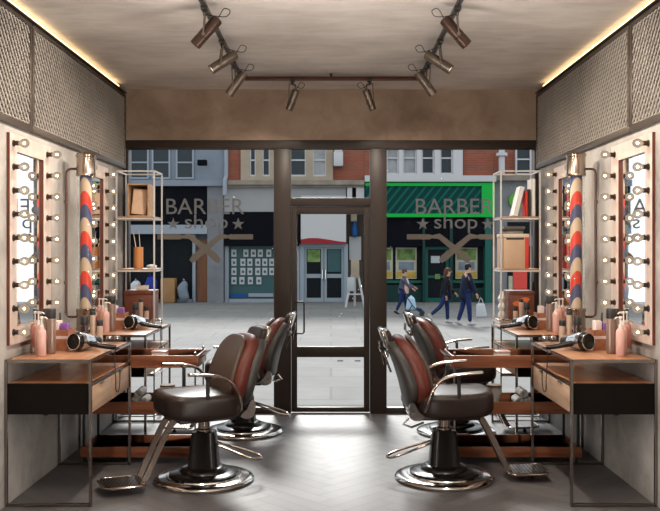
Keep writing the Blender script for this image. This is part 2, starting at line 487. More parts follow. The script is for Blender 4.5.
class MB:
    def __init__(s):
        s.bm = bmesh.new()

    def _add(s, verts, faces, mi=0):
        vs = [s.bm.verts.new(v) for v in verts]
        for f in faces:
            try:
                fc = s.bm.faces.new([vs[i] for i in f])
                fc.material_index = mi
            except ValueError:
                pass
        return vs

    def box(s, x0, y0, z0, x1, y1, z1, bev=0.0, mt=None, mi=0):
        x0, x1 = min(x0, x1), max(x0, x1)
        y0, y1 = min(y0, y1), max(y0, y1)
        z0, z1 = min(z0, z1), max(z0, z1)
        t = bmesh.new()
        bmesh.ops.create_cube(t, size=1.0, matrix=Matrix.Translation(((x0 + x1) / 2, (y0 + y1) / 2, (z0 + z1) / 2)) @ Matrix.Diagonal((x1 - x0, y1 - y0, z1 - z0, 1)))
        if bev:
            bmesh.ops.bevel(t, geom=list(t.edges), offset=min(bev, 0.45 * min(x1 - x0, y1 - y0, z1 - z0)), segments=2, affect='EDGES', profile=0.5)
        s._merge(t, mt, mi)
        return s

    def _merge(s, t, mt=None, mi=0):
        t.verts.index_update()
        vs = [s.bm.verts.new((mt @ v.co) if mt else v.co) for v in t.verts]
        for f in t.faces:
            fc = s.bm.faces.new([vs[v.index] for v in f.verts])
            fc.material_index = mi
        t.free()

    def tube(s, pts, r, n=8, closed=False, sq=False):
        pts = [Vector(p) for p in pts]
        N = len(pts)
        rs = r if isinstance(r, (list, tuple)) else [r] * N
        tang = []
        for i in range(N):
            if closed:
                t = pts[(i + 1) % N] - pts[i - 1]
            else:
                t = pts[min(i + 1, N - 1)] - pts[max(i - 1, 0)]
            tang.append(t.normalized())
        up = Vector((0, 0, 1)) if abs(tang[0].z) < 0.9 else Vector((1, 0, 0))
        nrm = (up - tang[0] * up.dot(tang[0])).normalized()
        rings = []
        for i in range(N):
            nrm = (nrm - tang[i] * nrm.dot(tang[i])).normalized()
            bn = tang[i].cross(nrm)
            ring = []
            for k in range(n):
                a = 2 * PI * k / n + (PI / 4 if n == 4 else 0)
                ring.append(pts[i] + (nrm * math.cos(a) + bn * math.sin(a)) * rs[i] * (1.4142 if n == 4 else 1))
            rings.append(ring)
        s.loft(rings, cap=not closed, loop=closed)
        return s

    def loft(s, rings, cap=True, loop=False, mi=0):
        n = len(rings[0])
        vs = [[s.bm.verts.new(p) for p in ring] for ring in rings]
        R = len(rings)
        for i in range(R if loop else R - 1):
            a, b = vs[i], vs[(i + 1) % R]
            for k in range(n):
                f = s.bm.faces.new((a[k], a[(k + 1) % n], b[(k + 1) % n], b[k]))
                f.material_index = mi
        if cap:
            f = s.bm.faces.new(list(reversed(vs[0])))
            f.material_index = mi
            f = s.bm.faces.new(vs[-1])
            f.material_index = mi
        return s

    def lathe(s, prof, n=24, mt=None, mi=0):
        """profile of (radius, height), closed to the axis at both ends by caps"""
        mt = mt or Matrix.Identity(4)
        rings = [[mt @ Vector((max(r, 1e-4) * math.cos(2 * PI * k / n), max(r, 1e-4) * math.sin(2 * PI * k / n), z)) for k in range(n)] for r, z in prof]
        s.loft(rings, mi=mi)
        return s

    def cyl(s, p0, p1, r0, r1=None, n=16):
        r1 = r0 if r1 is None else r1
        s.tube([p0, p1], [r0, r1], n)
        return s

    def ball(s, c, r, n=14, sc=(1, 1, 1), mt=None):
        t = bmesh.new()
        bmesh.ops.create_uvsphere(t, u_segments=n, v_segments=max(6, n // 2 + 1), radius=r)
        mm = Matrix.Translation(Vector(c)) @ (mt or Matrix.Identity(4)) @ Matrix.Diagonal((*sc, 1))
        s._merge(t, mm)
        return s

    def prism(s, pts, f, t0, t1):
        """outline pts (u,v) pushed from t0 to t1 through f(u,v,t) -> xyz"""
        s.loft([[Vector(f(u, v, t0)) for u, v in pts], [Vector(f(u, v, t1)) for u, v in pts]])
        return s

    def pad(s, a, b, h, n=4.0, N=40, r=None, crown=0.0, warp=None):
        """cushion: superellipse a x b half sizes, height h, rounded edges of radius r, domed by crown"""
        r = r or h * 0.4
        lv = []
        for k in range(5):
            t = k / 4 * PI / 2
            lv.append((r * (1 - math.sin(t)), r * (1 - math.cos(t))))
        for k in range(5):
            t = k / 4 * PI / 2
            lv.append((r * (1 - math.cos(t)), h - r + r * math.sin(t)))
        rings = []

        def ring(ins, z, sc=1.0):
            out = []
            for k in range(N):
                t = 2 * PI * k / N
                c, q = math.cos(t), math.sin(t)
                x = math.copysign(abs(c) ** (2 / n), c) * (a - ins) * sc
                y = math.copysign(abs(q) ** (2 / n), q) * (b - ins) * sc
                out.append(Vector((x, y, z)))
            return out
        for q in (0.3, 0.7):
            rings.append(ring(r, 0, q))
        for ins, z in lv:
            rings.append(ring(ins, z))
        for q in (0.85, 0.65, 0.4, 0.15):
            rings.append(ring(r, h + crown * (1 - q * q), q))
        if warp:
            rings = [[Vector(warp(p)) for p in rg] for rg in rings]
        s.loft(rings)
        return s

    def xf(s, mt):
        s.bm.transform(mt)
        return s

    def build(s, name, m, parent=None, world=False, smooth=35, sharp=True):
        bmesh.ops.remove_doubles(s.bm, verts=s.bm.verts, dist=1e-6)
        bmesh.ops.recalc_face_normals(s.bm, faces=s.bm.faces)
        if world and parent is not None:
            s.bm.transform(WM[parent.name].inverted())
        me = bpy.data.meshes.new(name)
        s.bm.to_mesh(me)
        s.bm.free()
        for mm in (m if isinstance(m, (list, tuple)) else [m]):
            me.materials.append(mm)
        if smooth:
            for p in me.polygons:
                p.use_smooth = True
            me.set_sharp_from_angle(angle=math.radians(smooth))
        o = bpy.data.objects.new(name, me)
        COL.objects.link(o)
        if parent is not None:
            o.parent = parent
            WM[o.name] = WM[parent.name]
        else:
            WM[o.name] = Matrix.Identity(4)
        return o


def struct(name, mb, m, parent=None):
    o = mb.build(name, m, parent, world=True)
    if parent is None:
        o['kind'] = 'structure'
    return o


def arc(c, r, a0, a1, n, f):
    return [f(c[0] + r * math.cos(a0 + (a1 - a0) * i / n), c[1] + r * math.sin(a0 + (a1 - a0) * i / n)) for i in range(n + 1)]


def smooth_path(pts, n=6, closed=False):
    """Catmull-Rom through pts"""
    P = [Vector(p) for p in pts]
    out = []
    L = len(P)
    rng = range(L) if closed else range(L - 1)
    for i in rng:
        if closed:
            p0, p1, p2, p3 = P[i - 1], P[i], P[(i + 1) % L], P[(i + 2) % L]
        else:
            p0, p1, p2, p3 = P[max(i - 1, 0)], P[i], P[i + 1], P[min(i + 2, L - 1)]
        for k in range(n):
            t = k / n
            out.append(0.5 * ((2 * p1) + (p2 - p0) * t + (2 * p0 - 5 * p1 + 4 * p2 - p3) * t * t + (3 * p1 - p0 - 3 * p2 + p3) * t ** 3))
    if not closed:
        out.append(P[-1])
    return out


# ------------------------------------------------------------------ the room
YB = -1.6
W_T = 0.12


def herringbone():
    bm = bmesh.new()
    w, l = 0.11, 0.55
    g = 0.0012
    # planks laid at 45 degrees; built in a rotated frame and cut to the room
    c45 = Matrix.Rotation(PI / 4, 4, 'Z')
    rng = 60
    k = int(round(l / w))
    for i in range(-rng, rng):
        for j in range(-14, 14):
            bx = i * w + j * l
            by = i * w - j * l
            for (x0, y0, x1, y1) in ((bx, by, bx + l, by + w), (bx, by + w, bx + w, by + w + l)):
                cx_, cy_ = (x0 + x1) / 2, (y0 + y1) / 2
                p = c45 @ Vector((cx_, cy_, 0)) + Vector((0, 3.2, 0))
                if abs(p.x) > HW + 0.4 or p.y < YB - 0.4 or p.y > YF + 0.5:
                    continue
                q = [c45 @ Vector((x, y, 0)) + Vector((0, 3.2, 0)) for x, y in ((x0 + g, y0 + g), (x1 - g, y0 + g), (x1 - g, y1 - g), (x0 + g, y1 - g))]
                bm.faces.new([bm.verts.new(v) for v in q])
    for co, no in (((HW, 0, 0), (1, 0, 0)), ((-HW, 0, 0), (-1, 0, 0)), ((0, YF + 0.05, 0), (0, 1, 0)), ((0, YB, 0), (0, -1, 0))):
        bmesh.ops.bisect_plane(bm, geom=list(bm.verts) + list(bm.edges) + list(bm.faces), plane_co=co, plane_no=no, clear_outer=True)
    mb = MB()
    mb.bm.free()
    mb.bm = bm
    return mb


base = MB().box(-HW, YB, -0.08, HW, YF + 0.05, -0.0015)
fl = struct('floor', base, M['floor_base'])
hb = herringbone().build('floor_planks', M['floor'], fl, world=True, smooth=0)
hb['kind'] = 'structure'

struct('ceiling', MB().box(-HW - W_T, YB - W_T, HC, HW + W_T, YF + 0.2, HC + 0.15), M['ceiling'])
for s, nm in ((-1, 'left'), (1, 'right')):
    struct('wall_' + nm, MB().box(s * HW, YB - W_T, -0.08, s * (HW + W_T), YF + 0.2, HC), M['wall'])
struct('wall_back', MB().box(-HW, YB - W_T, -0.08, HW, YB, HC), M['wall'])
struct('wall_front', MB().box(-HW, YF - 0.02, wz(140.5, YF), HW, YF + 0.2, HC), M['beam'])

# shop front: brown frame, two windows, door with a transom light
FY0, FY1 = YF - 0.03, YF + 0.07
X = lambda p: wx(p, YF)
Z = lambda p: wz(p, YF)
fr = MB()
zt = Z(140.5)
fr.box(-HW, FY0, Z(149), HW, FY1, zt, 0.004)                 # head
fr.box(-HW, FY0, 0, X(129), FY1, Z(149), 0.004)              # jambs
fr.box(X(534), FY0, 0, HW, FY1, Z(149), 0.004)
fr.box(X(274), FY0, 0, X(291), FY1, Z(149), 0.004)           # mullions
fr.box(X(370), FY0, 0, X(386.5), FY1, Z(149), 0.004)
fr.box(X(129), FY0, 0, X(274), FY1, Z(407), 0.004)           # sills
fr.box(X(386.5), FY0, 0, X(534), FY1, Z(407), 0.004)
fr.box(X(291), FY0, Z(206), X(370), FY1, Z(198), 0.004)      # transom
struct('trim_1', fr, M['frame'])

GY = YF + 0.02


def lettering_mesh(txt, cx, ztop, height, width, y, material, parent, name):
    cu = bpy.data.curves.new(name, 'FONT')
    cu.body = txt
    cu.size = 1.0
    cu.extrude = 0.004
    cu.resolution_u = 4
    tmp = bpy.data.objects.new(name, cu)
    COL.objects.link(tmp)
    dg = bpy.context.evaluated_depsgraph_get()
    me = bpy.data.meshes.new_from_object(tmp.evaluated_get(dg))
    bpy.data.objects.remove(tmp)
    xs = [v.co.x for v in me.vertices]
    ys = [v.co.y for v in me.vertices]
    x0, x1, y0, y1 = min(xs), max(xs), min(ys), max(ys)
    sx, sz = width / (x1 - x0), height / (y1 - y0)
    for v in me.vertices:
        a, b, c = v.co
        v.co = (cx + (a - (x0 + x1) / 2) * sx, y - c * 0.25, ztop + (b - y1) * sz)
    me.materials.clear()
    me.materials.append(material)
    o = bpy.data.objects.new(name, me)
    COL.objects.link(o)
    o.parent = parent
    WM[o.name] = Matrix.Identity(4)
    return o


def star_pts(cx, cz, r):
    return [(cx + (r if k % 2 == 0 else r * 0.4) * math.sin(PI * k / 5), cz + (r if k % 2 == 0 else r * 0.4) * math.cos(PI * k / 5)) for k in range(10)]


def window(idx, p0, p1, cxp):
    w = MB().box(X(p0), GY - 0.004, Z(407.5), X(p1), GY + 0.004, Z(148.5))
    win = struct('window_%d' % idx, w, M['glass'])
    y = GY - 0.006
    c = X(cxp)
    k = YF / F_PX
    lettering_mesh('BARBER', c, Z(198.5), 15.5 * k, 78 * k, y, M['decal'], win, 'lettering')
    lettering_mesh('shop', c + 0.01, Z(214.5), 18.5 * k, 43 * k, y, M['decal'], win, 'lettering')
    for dx in (-32, 33):
        MB().prism(star_pts(X(cxp + dx), Z(224), 6.5 * k), lambda u, v, t: (u, t, v), y - 0.001, y + 0.001).build('star', M['decal'], win)
    for sg in (-1, 1):
        # a folded open razor: scale, neck and blade
        pts = [(-48, 234.2), (-25, 234.2), (-23, 235.2), (-15, 233.4), (13, 255.0), (16, 260.0), (13, 263.0), (9, 261.0), (-16, 239.0), (-23, 238.2), (-25, 239.4), (-48, 239.4)]
        q = [(X(cxp + sg * -a), Z(b)) for a, b in pts]
        MB().prism(q, lambda u, v, t: (u, t, v), y - 0.001 - 0.0012 * (sg > 0), y + 0.0005 - 0.0012 * (sg > 0)).build('razor', M['decal_tan'], win)
    return win


window(1, 129, 274, 205)
window(2, 386.5, 534, 455)
struct('window_3', MB().box(X(291), GY - 0.004, Z(198.5), X(370), GY + 0.004, Z(148.5)), M['glass'])

door = MB()
DY0, DY1 = YF - 0.015, YF + 0.045
door.box(X(291.5), DY0, 0.012, X(297), DY1, Z(206.5), 0.003)
door.box(X(364), DY0, 0.012, X(369.5), DY1, Z(206.5), 0.003)
door.box(X(297), DY0, Z(214), X(364), DY1, Z(206.5), 0.003)
door.box(X(297), DY0, Z(357), X(364), DY1, Z(346.5), 0.003)
door.box(X(297), DY0, 0.012, X(364), DY1, Z(407), 0.003)
dr = struct('door_1', door, M['frame'])
struct('pane', MB().box(X(296.8), GY - 0.004, Z(346.8), X(364.2), GY + 0.004, Z(213.8)), M['glass'], dr)
struct('pane', MB().box(X(296.8), GY - 0.004, Z(407.2), X(364.2), GY + 0.004, Z(356.8)), M['glass'], dr)
hx0, hx1 = X(296), X(304.3)
hy = DY0 - 0.05
hp = [(hx0, DY0, Z(301.5)), (hx0, hy + 0.01, Z(301.5)), (hx0 + 0.01, hy, Z(301.5)), (hx1 - 0.012, hy, Z(301.5)), (hx1, hy, Z(302.8)), (hx1, hy, Z(331.5)), (hx1 - 0.012, hy, Z(332.8)), (hx0 + 0.01, hy, Z(332.8)), (hx0, hy + 0.01, Z(332.8)), (hx0, DY0, Z(332.8))]
MB().tube(hp, 0.008, 8).build('handle', M['black_matt'], dr)

# upper wall: expanded-metal panels in bronze frames, light cove above
ZB = 2.335


def mesh_panel(s, y0, y1, label):
    t = thing('mesh_panel', label, 'wall panel', (s * (HW - 0.02), (y0 + y1) / 2, ZB), group='metal mesh wall panels')
    f = MB()
    xa, xb = s * (HW - 0.002), s * (HW - 0.030)
    z0, z1 = ZB, 3.045
    f.box(xa, y0, z0, xb, y1, z0 + 0.043, 0.003)
    f.box(xa, y0, z1 - 0.03, xb, y1, z1, 0.003)
    f.box(xa, y0, z0 + 0.043, xb, y0 + 0.035, z1 - 0.03, 0.003)
    f.box(xa, y1 - 0.035, z0 + 0.043, xb, y1, z1 - 0.03, 0.003)
    f.build('frame', M['bronze_rail'], t, world=True)
    MB().box(s * (HW - 0.002), y0 + 0.03, z0 + 0.04, s * (HW - 0.006), y1 - 0.03, z1 - 0.027).build('backing', M['backing'], t, world=True)
    m = MB()
    cw, ch = 0.056, 0.032
    xm = s * (HW - 0.019)
    ya, yb, za, zb = y0 + 0.03, y1 - 0.03, z0 + 0.04, z1 - 0.027
    nr = int((zb - za) / ch)
    nc = int((yb - ya) / (cw / 2))
    hw_, dp = 0.0046, 0.003
    for r in range(nr + 1):
        zc = za + r * ch
        vs = []
        for c in range(nc + 1):
            zz = zc + (ch / 2 if (c + 0) % 2 else -ch / 2) * (1 if r % 2 == 0 else -1)
            zz = min(max(zz, za), zb)
            yy = ya + c * (yb - ya) / nc
            vs.append([m.bm.verts.new((xm - s * dp, yy, zz - hw_)), m.bm.verts.new((xm - s * (dp + 0.003), yy, zz + hw_)), m.bm.verts.new((xm + s * dp, yy, zz + hw_)), m.bm.verts.new((xm + s * dp, yy, zz - hw_))])
        for c in range(nc):
            a, b = vs[c], vs[c + 1]
            for k in range(4):
                m.bm.faces.new((a[k], a[(k + 1) % 4], b[(k + 1) % 4], b[k]))
    m.build('lattice', M['mesh'], t, world=True, smooth=0)


for s, sd in ((-1, 'left'), (1, 'right')):
    mesh_panel(s, 3.9, 5.46, 'bronze framed metal mesh panel high on the %s wall, nearer the camera' % sd)
    mesh_panel(s, 5.47, 7.955, 'long bronze framed metal mesh panel high on the %s wall, reaching the window' % sd)
    t = thing('cove_light', 'warm glowing strip light along the top of the %s wall' % sd, 'strip light', (s * (HW - 0.03), 4.0, 3.05))
    MB().box(s * (HW - 0.001), -1.0, 3.052, s * (HW - 0.045), 7.93, 3.060).build('channel', M['bronze_rail'], t, world=True)
    MB().box(s * (HW - 0.012), -1.0, 3.060, s * (HW - 0.040), 7.66, 3.078, 0.004).build('strip', M['led'], t, world=True)
    # the light of the strip
    la = bpy.data.lights.new('cove_lamp', 'AREA')
    la.shape = 'RECTANGLE'
    la.size = 0.05
    la.size_y = 8.4
    la.energy = 190
    la.color = (1.0, 0.92, 0.84)
    lo = bpy.data.objects.new('cove_lamp', la)
    COL.objects.link(lo)
    lo.location = (s * (HW - 0.055), 3.6, 3.0)
    d = Vector((-s * 1.0, 0, 0.75))
    lo.rotation_euler = d.to_track_quat('-Z', 'Y').to_euler()

# ------------------------------------------------------------------ stations
DY = 1.5
WHERE = {(-1, 0): 'left table nearest the camera', (-1, 1): 'left table by the window', (1, 0): 'right table nearest the camera', (1, 1): 'right table by the window'}
TBL = {(-1, 0): 'left-hand', (-1, 1): 'left-hand', (1, 0): 'right-hand', (1, 1): 'right-hand'}
DT = 0.894


def make_bulb(parent, s, y, z):
    b = MB()
    x0 = s * (HW - 0.021)
    b.cyl((x0, y, z), (x0 - s * 0.006, y, z), 0.021, n=14)
    b.cyl((x0 - s * 0.004, y, z), (x0 - s * 0.034, y, z), 0.0145, 0.0155, 14)
    so = b.build('bulb', M['socket'], parent, world=True)
    g = MB()
    prof = [(0.012, 0.030), (0.013, 0.036), (0.020, 0.046), (0.0265, 0.058), (0.0285, 0.070), (0.0255, 0.084), (0.017, 0.094), (0.006, 0.0985)]
    mt = Matrix.Translation((x0, y, z)) @ Matrix.Rotation(-s * PI / 2, 4, 'Y')
    g.lathe(prof, 14, mt)
    g.build('globe', M['globe'], so, world=True)
    f = MB()
    f.ball((x0 - s * 0.068, y, z), 0.0075, 8)
    f.build('filament', M['filament'], so, world=True)
    return so


def vanity_mirror(s, k):
    lab = {(-1, 0): 'tall vanity mirror with two columns of bulbs on the left wall, nearest the camera',
           (-1, 1): 'tall vanity mirror with bulbs on the left wall between barber pole and shelf tower',
           (1, 0): 'tall vanity mirror with two columns of bulbs on the right wall, nearest the camera',
           (1, 1): 'tall vanity mirror with bulbs on the right wall between barber pole and shelf tower'}[(s, k)]
    y0, y1, z0, z1 = 5.10, 5.845, 0.977, 2.283
    my0, my1, mz0, mz1 = 5.215, 5.70, 1.085, 2.175
    t = thing('vanity_mirror', lab, 'mirror', (s * HW, (y0 + y1) / 2, z0), group='vanity mirrors with bulbs')
    f = MB()
    xa, xb = s * (HW - 0.001), s * (HW - 0.021)
    xe = s * (HW - 0.019)
    for (a, b, c, d) in ((y0, z0, my0, z1), (my1, z0, y1, z1), (my0, z0, my1, mz0), (my0, mz1, my1, z1)):
        f.box(xa, a, b, xe, c, d)
    f.build('frame', M['board_edge'], t, world=True)
    f = MB()
    for (a, b, c, d) in ((y0, z0, my0, z1), (my1, z0, y1, z1), (my0, z0, my1, mz0), (my0, mz1, my1, z1)):
        f.box(xe, a, b, xb, c, d)
    f.build('face_board', M['board'], t, world=True)
    MB().box(xa, my0, mz0, s * (HW - 0.004), my1, mz1).build('mirror_glass', M['mirror'], t, world=True)
    for y in (5.155, 5.768):
        for i in range(9):
            make_bulb(t, s, y, 2.222 - i * 0.1462)
    return t


def barber_pole(s):
    lab = 'barber pole with cream, red and navy bands on the %s wall' % ('left' if s < 0 else 'right')
    x = s * 1.822
    y = 6.2
    t = thing('barber_pole', lab, 'barber pole', (x, y, 1.02))
    MB().lathe([(0.043, 0.10), (0.043, 1.10)], 32).build('striped_column', M['pole'], t)
    MB().lathe([(0.064, 0.09), (0.064, 1.10)], 32).build('glass_tube', M['clear'], t)
    for z0, up in ((1.09, 1), (0.11, -1)):
        c = MB()
        prof = [(0.062, 0), (0.073, 0.002), (0.073, 0.022), (0.069, 0.03), (0.069, 0.140), (0.074, 0.145), (0.074, 0.158), (0.064, 0.170), (0.040, 0.180), (0.012, 0.184)]
        c.lathe([(r, z0 + up * z) for r, z in prof], 32)
        c.build('end_cap', M['chrome_dark'], t)
    wxl = s * (HW - 0.018) - x
    p = [(0, 0, 1.145), (wxl * 0.55, 0, 1.145)] + [(wxl - s * 0.03 + s * 0.03 * math.sin(a), 0, 1.115 + 0.03 * math.cos(a)) for a in (0, 0.5, 1.05, PI / 2)]
    p += [(wxl - s * 0.03 + s * 0.03 * math.cos(a), 0, 0.075 - 0.03 * math.sin(a)) for a in (0, 0.5, 1.05, PI / 2)]
    p += [(wxl * 0.55, 0, 0.045), (0, 0, 0.045)]
    MB().tube(p, 0.009, 10).build('bracket', M['tube_dark'], t)
    pl = MB()
    for z in (0.3, 0.9):
        pl.cyl((wxl, 0, z), (s * HW - x - s * 0.001, 0, z), 0.012, n=12)
    pl.build('wall_mount', M['chrome_dark'], t)
    return t


def desk(s, k):
    lab = {(-1, 0): 'long dressing table with chrome frame and drawers at left wall, nearest the camera',
           (-1, 1): 'dressing table with chrome frame at left wall, beside the window shelf tower',
           (1, 0): 'long dressing table with chrome frame and drawers at right wall, nearest the camera',
           (1, 1): 'dressing table with chrome frame at right wall, beside the window shelf tower'}[(s, k)]
    y0, y1 = 5.07, 6.06
    xi, xo = s * 1.463, s * 1.975           # inner (room) side, wall side
    t = thing('dressing_table', lab, 'dressing table', (s * 1.72, (y0 + y1) / 2, 0), group='dressing tables')
    r = 0.0085
    f = MB()
    for y in (y0, y1):
        for x in (xi, xo):
            f.box(x - r, y - r, 0, x + r, y + r, DT)
        f.box(xi, y - r, 0.004, xo, y + r, 0.004 + 2 * r)
        f.box(xi, y - r, DT - 2 * r - 0.002, xo, y + r, DT)
    for x in (xi, xo):
        f.box(x - r, y0, DT - 2 * r - 0.002, x + r, y1, DT)
    f.build('frame', M['desk_frame'], t, world=True)
    MB().box(xi + s * 0.009, y0 + 0.009, DT - 0.018, xo - s * 0.009, y1 - 0.009, DT - 0.001, 0.002).build('table_top', M['desk_top'], t, world=True)
    b = MB()
    zt_, zb_ = 0.745, 0.560
    b.box(xi + s * 0.018, y0 + 0.02, zt_ - 0.014, xo - s * 0.005, y1 - 0.02, zt_)          # shelf over the drawers
    b.build('shelf', M['desk_shelf'], t, world=True)
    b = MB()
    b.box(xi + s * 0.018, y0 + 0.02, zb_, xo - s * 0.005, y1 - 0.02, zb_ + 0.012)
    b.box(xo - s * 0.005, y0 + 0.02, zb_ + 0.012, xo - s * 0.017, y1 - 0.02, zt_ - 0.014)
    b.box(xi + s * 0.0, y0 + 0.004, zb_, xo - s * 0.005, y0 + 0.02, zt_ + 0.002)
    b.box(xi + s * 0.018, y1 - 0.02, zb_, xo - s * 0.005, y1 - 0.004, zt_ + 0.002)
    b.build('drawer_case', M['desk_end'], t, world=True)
    MB().box(xi + s * 0.0, y0 + 0.02, zt_ - 0.012, xi + s * 0.018, y1 - 0.02, zt_ + 0.002).build('edge_rail', M['chrome_dark'], t, world=True)
    ym = (y0 + y1) / 2
    for (a, c) in ((y0 + 0.024, ym - 0.004), (ym + 0.004, y1 - 0.024)):
        d = MB().box(xi + s * 0.002, a, zb_ + 0.004, xi + s * 0.018, c, zt_ - 0.022, 0.002).build('drawer', M['drawer'], t, world=True)
        g = MB().box(xi - s * 0.004, (a + c) / 2 - 0.05, zt_ - 0.032, xi + s * 0.004, (a + c) / 2 + 0.05, zt_ - 0.024, 0.001)
        g.build('pull', M['chrome_dark'], d, world=True)
    return t


def pump_bottle(x, y, h, r, m, label, grp, ring=False):
    t = thing('pump_bottle', label, 'bottle', (x, y, DT), group=grp)
    b = h * 0.70
    MB().lathe([(r * 0.9, 0.0), (r, 0.006), (r, b * 0.82), (r * 0.92, b * 0.92), (r * 0.5, b), (r * 0.42, b + 0.01)], 20).build('body', m, t)
    p = MB()
    p.lathe([(r * 0.46, b), (r * 0.46, b + 0.022), (r * 0.18, b + 0.026), (r * 0.18, h - 0.018), (r * 0.36, h - 0.014), (r * 0.36, h)], 14)
    sx = -1 if x > 0 else 1
    p.tube([(0, 0, h - 0.007), (sx * 0.03, -0.01, h - 0.007), (sx * 0.042, -0.014, h - 0.016)], 0.005, 8)
    p.build('pump', M['white_plastic'], t)
    if ring:
        MB().lathe([(r * 1.06, 0.0), (r * 1.16, 0.0), (r * 1.16, 0.035), (r * 1.06, 0.035), (r * 1.06, 0.001)], 24).build('cup_holder', M['silver'], t)
    return t


def tumbler(x, y, h, r, m, label, grp, cap=0.22):
    t = thing('capped_bottle', label, 'bottle', (x, y, DT), group=grp)
    z = h * (1 - cap)
    MB().lathe([(r * 0.9, 0), (r * 0.96, 0.004), (r, 0.03), (r, z - 0.004), (r * 0.95, z)], 22).build('body', m, t)
    MB().lathe([(r * 0.98, z), (r * 1.02, z + 0.002), (r * 1.02, h - 0.006), (r * 0.9, h)], 22).build('lid', M['black_matt'], t)
    return t


def squat_jar(x, y, label, grp):
    t = thing('small_jar', label, 'jar', (x, y, DT), group=grp)
    MB().lathe([(0.020, 0), (0.024, 0.004), (0.024, 0.030), (0.020, 0.034)], 16).build('body', M['clear'], t)
    MB().lathe([(0.021, 0.034), (0.0245, 0.035), (0.0245, 0.050), (0.022, 0.053)], 16).build('lid', M['silver'], t)


def caddy(s, x, y, label, where):
    t = thing('organiser_box', label, 'box', (x, y, DT), group='wooden organiser boxes')
    b = MB()
    w, l, h, th = 0.068, 0.075, 0.135, 0.007
    b.box(-w, -l, 0, w, l, th)
    b.box(-w, -l, th, w, -l + th, h)
    b.box(-w, l - th, th, w, l, h)
    b.box(-w, -l + th, th, -w + th, l - th, h)
    b.box(w - th, -l + th, th, w, l - th, h)
    b.build('body', M['caddy'], t)
    MB().box(-w - 0.001, -l - 0.002, 0.075, w + 0.001, -l - 0.0002, 0.095).build('band', M['pale_card'], t)
    zz = DT + 0.0075
    c = MB().box(-0.045, -0.05, 0, -0.005, 0.03, 0.185, 0.002).build('carton', M['pale_card'])
    tag(c, 'pale pink carton standing in the organiser box on the ' + where, 'carton', 'pale cartons in the organisers')
    c.location = (x, y, zz)
    c = MB().box(0.003, -0.045, 0, 0.05, 0.02, 0.170, 0.002).build('carton', M['purple'])
    tag(c, 'small purple carton in the organiser box on the ' + where, 'carton', 'purple cartons in the organisers')
    c.location = (x, y, zz)
    # black comb stood upright at the wall end
    c = MB()
    c.box(-0.004, -0.010, 0, 0.004, 0.002, 0.235, 0.001)
    for i in range(26):
        c.box(-0.002, 0.002, 0.06 + i * 0.006, 0.002, 0.017, 0.0635 + i * 0.006)
    c = c.build('comb', M['black_matt'])
    tag(c, 'black comb upright in the organiser box on the ' + where, 'comb', 'upright black combs')
    c.location = (x + s * 0.025, y + 0.045, zz)


def hair_dryer(s, x, y, label):
    """lies on its side; the air intake looks towards the camera, the handle points into the room"""
    t = thing('hair_dryer', label, 'hair dryer', (x, y, DT), group='black hair dryers')
    r = 0.060
    ax = Vector((s * 0.42, -0.90, 0.08)).normalized()       # from nozzle to intake
    rot = ax.to_track_quat('Z', 'Y').to_matrix().to_4x4()
    mt = Matrix.Translation((0, 0, r + 0.002)) @ rot
    b = MB()
    b.lathe([(r * 0.62, -0.12), (r * 0.66, -0.10), (r * 0.80, -0.05), (r * 0.98, 0.0), (r, 0.03), (r, 0.06), (r * 0.92, 0.072), (r * 0.78, 0.076), (r * 0.74, 0.066), (r * 0.3, 0.064)], 28, mt)
    b.build('barrel', M['black'], t)
    g = MB()
    g.lathe([(r * 0.70, 0.066), (r * 0.70, 0.070), (r * 0.1, 0.071)], 24, mt)
    for q in (0.25, 0.45, 0.65):
        pts = [mt @ Vector((r * q * math.cos(a), r * q * math.sin(a), 0.0735)) for a in [2 * PI * i / 20 for i in range(20)]]
        g.tube(pts, 0.0022, 6, closed=True)
    g.build('intake_grille', M['steel_black'], t)
    MB().tube([mt @ Vector((r * 0.88 * math.cos(a), r * 0.88 * math.sin(a), 0.073)) for a in [2 * PI * i / 28 for i in range(28)]], 0.0035, 8, closed=True).build('intake_ring', M['silver'], t)
    c = MB()
    c.lathe([(r * 0.70, -0.098), (r * 0.85, -0.052), (r * 1.02, -0.002), (r * 1.04, 0.022), (r * 1.02, 0.036), (r * 1.0, 0.034)], 28, mt)
    c.build('chrome_shell', M['silver'], t)
    n = MB()
    n.lathe([(r * 0.55, -0.165), (r * 0.60, -0.165), (r * 0.66, -0.115), (r * 0.60, -0.105)], 24, mt)
    n.build('nozzle', M['black_matt'], t)
    h = MB()
    hd = [(-s * 0.03, 0.005, 0.055), (-s * 0.09, 0.01, 0.042), (-s * 0.16, 0.02, 0.026), (-s * 0.225, 0.03, 0.0185)]
    h.tube(smooth_path(hd, 5), [0.021 - 0.006 * i / 15 for i in range(16)], 14)
    h.build('handle', M['black'], t)
    c = MB()
    ed = s * 1.468 - x                                     # table's room edge
    e = ed - s * 0.026
    pts = [(-s * 0.22, 0.03, 0.0185), (-s * 0.245, 0.034, 0.014), (e, 0.036, -0.01), (e, 0.04, -0.08), (e - s * 0.004, 0.05, -0.2), (e, 0.07, -0.27), (e, 0.13, -0.29), (e, 0.17, -0.24), (e, 0.175, -0.15)]
    c.tube(smooth_path(pts, 5), 0.0035, 8)
    c.build('cord', M['rubber'], t)
    return t


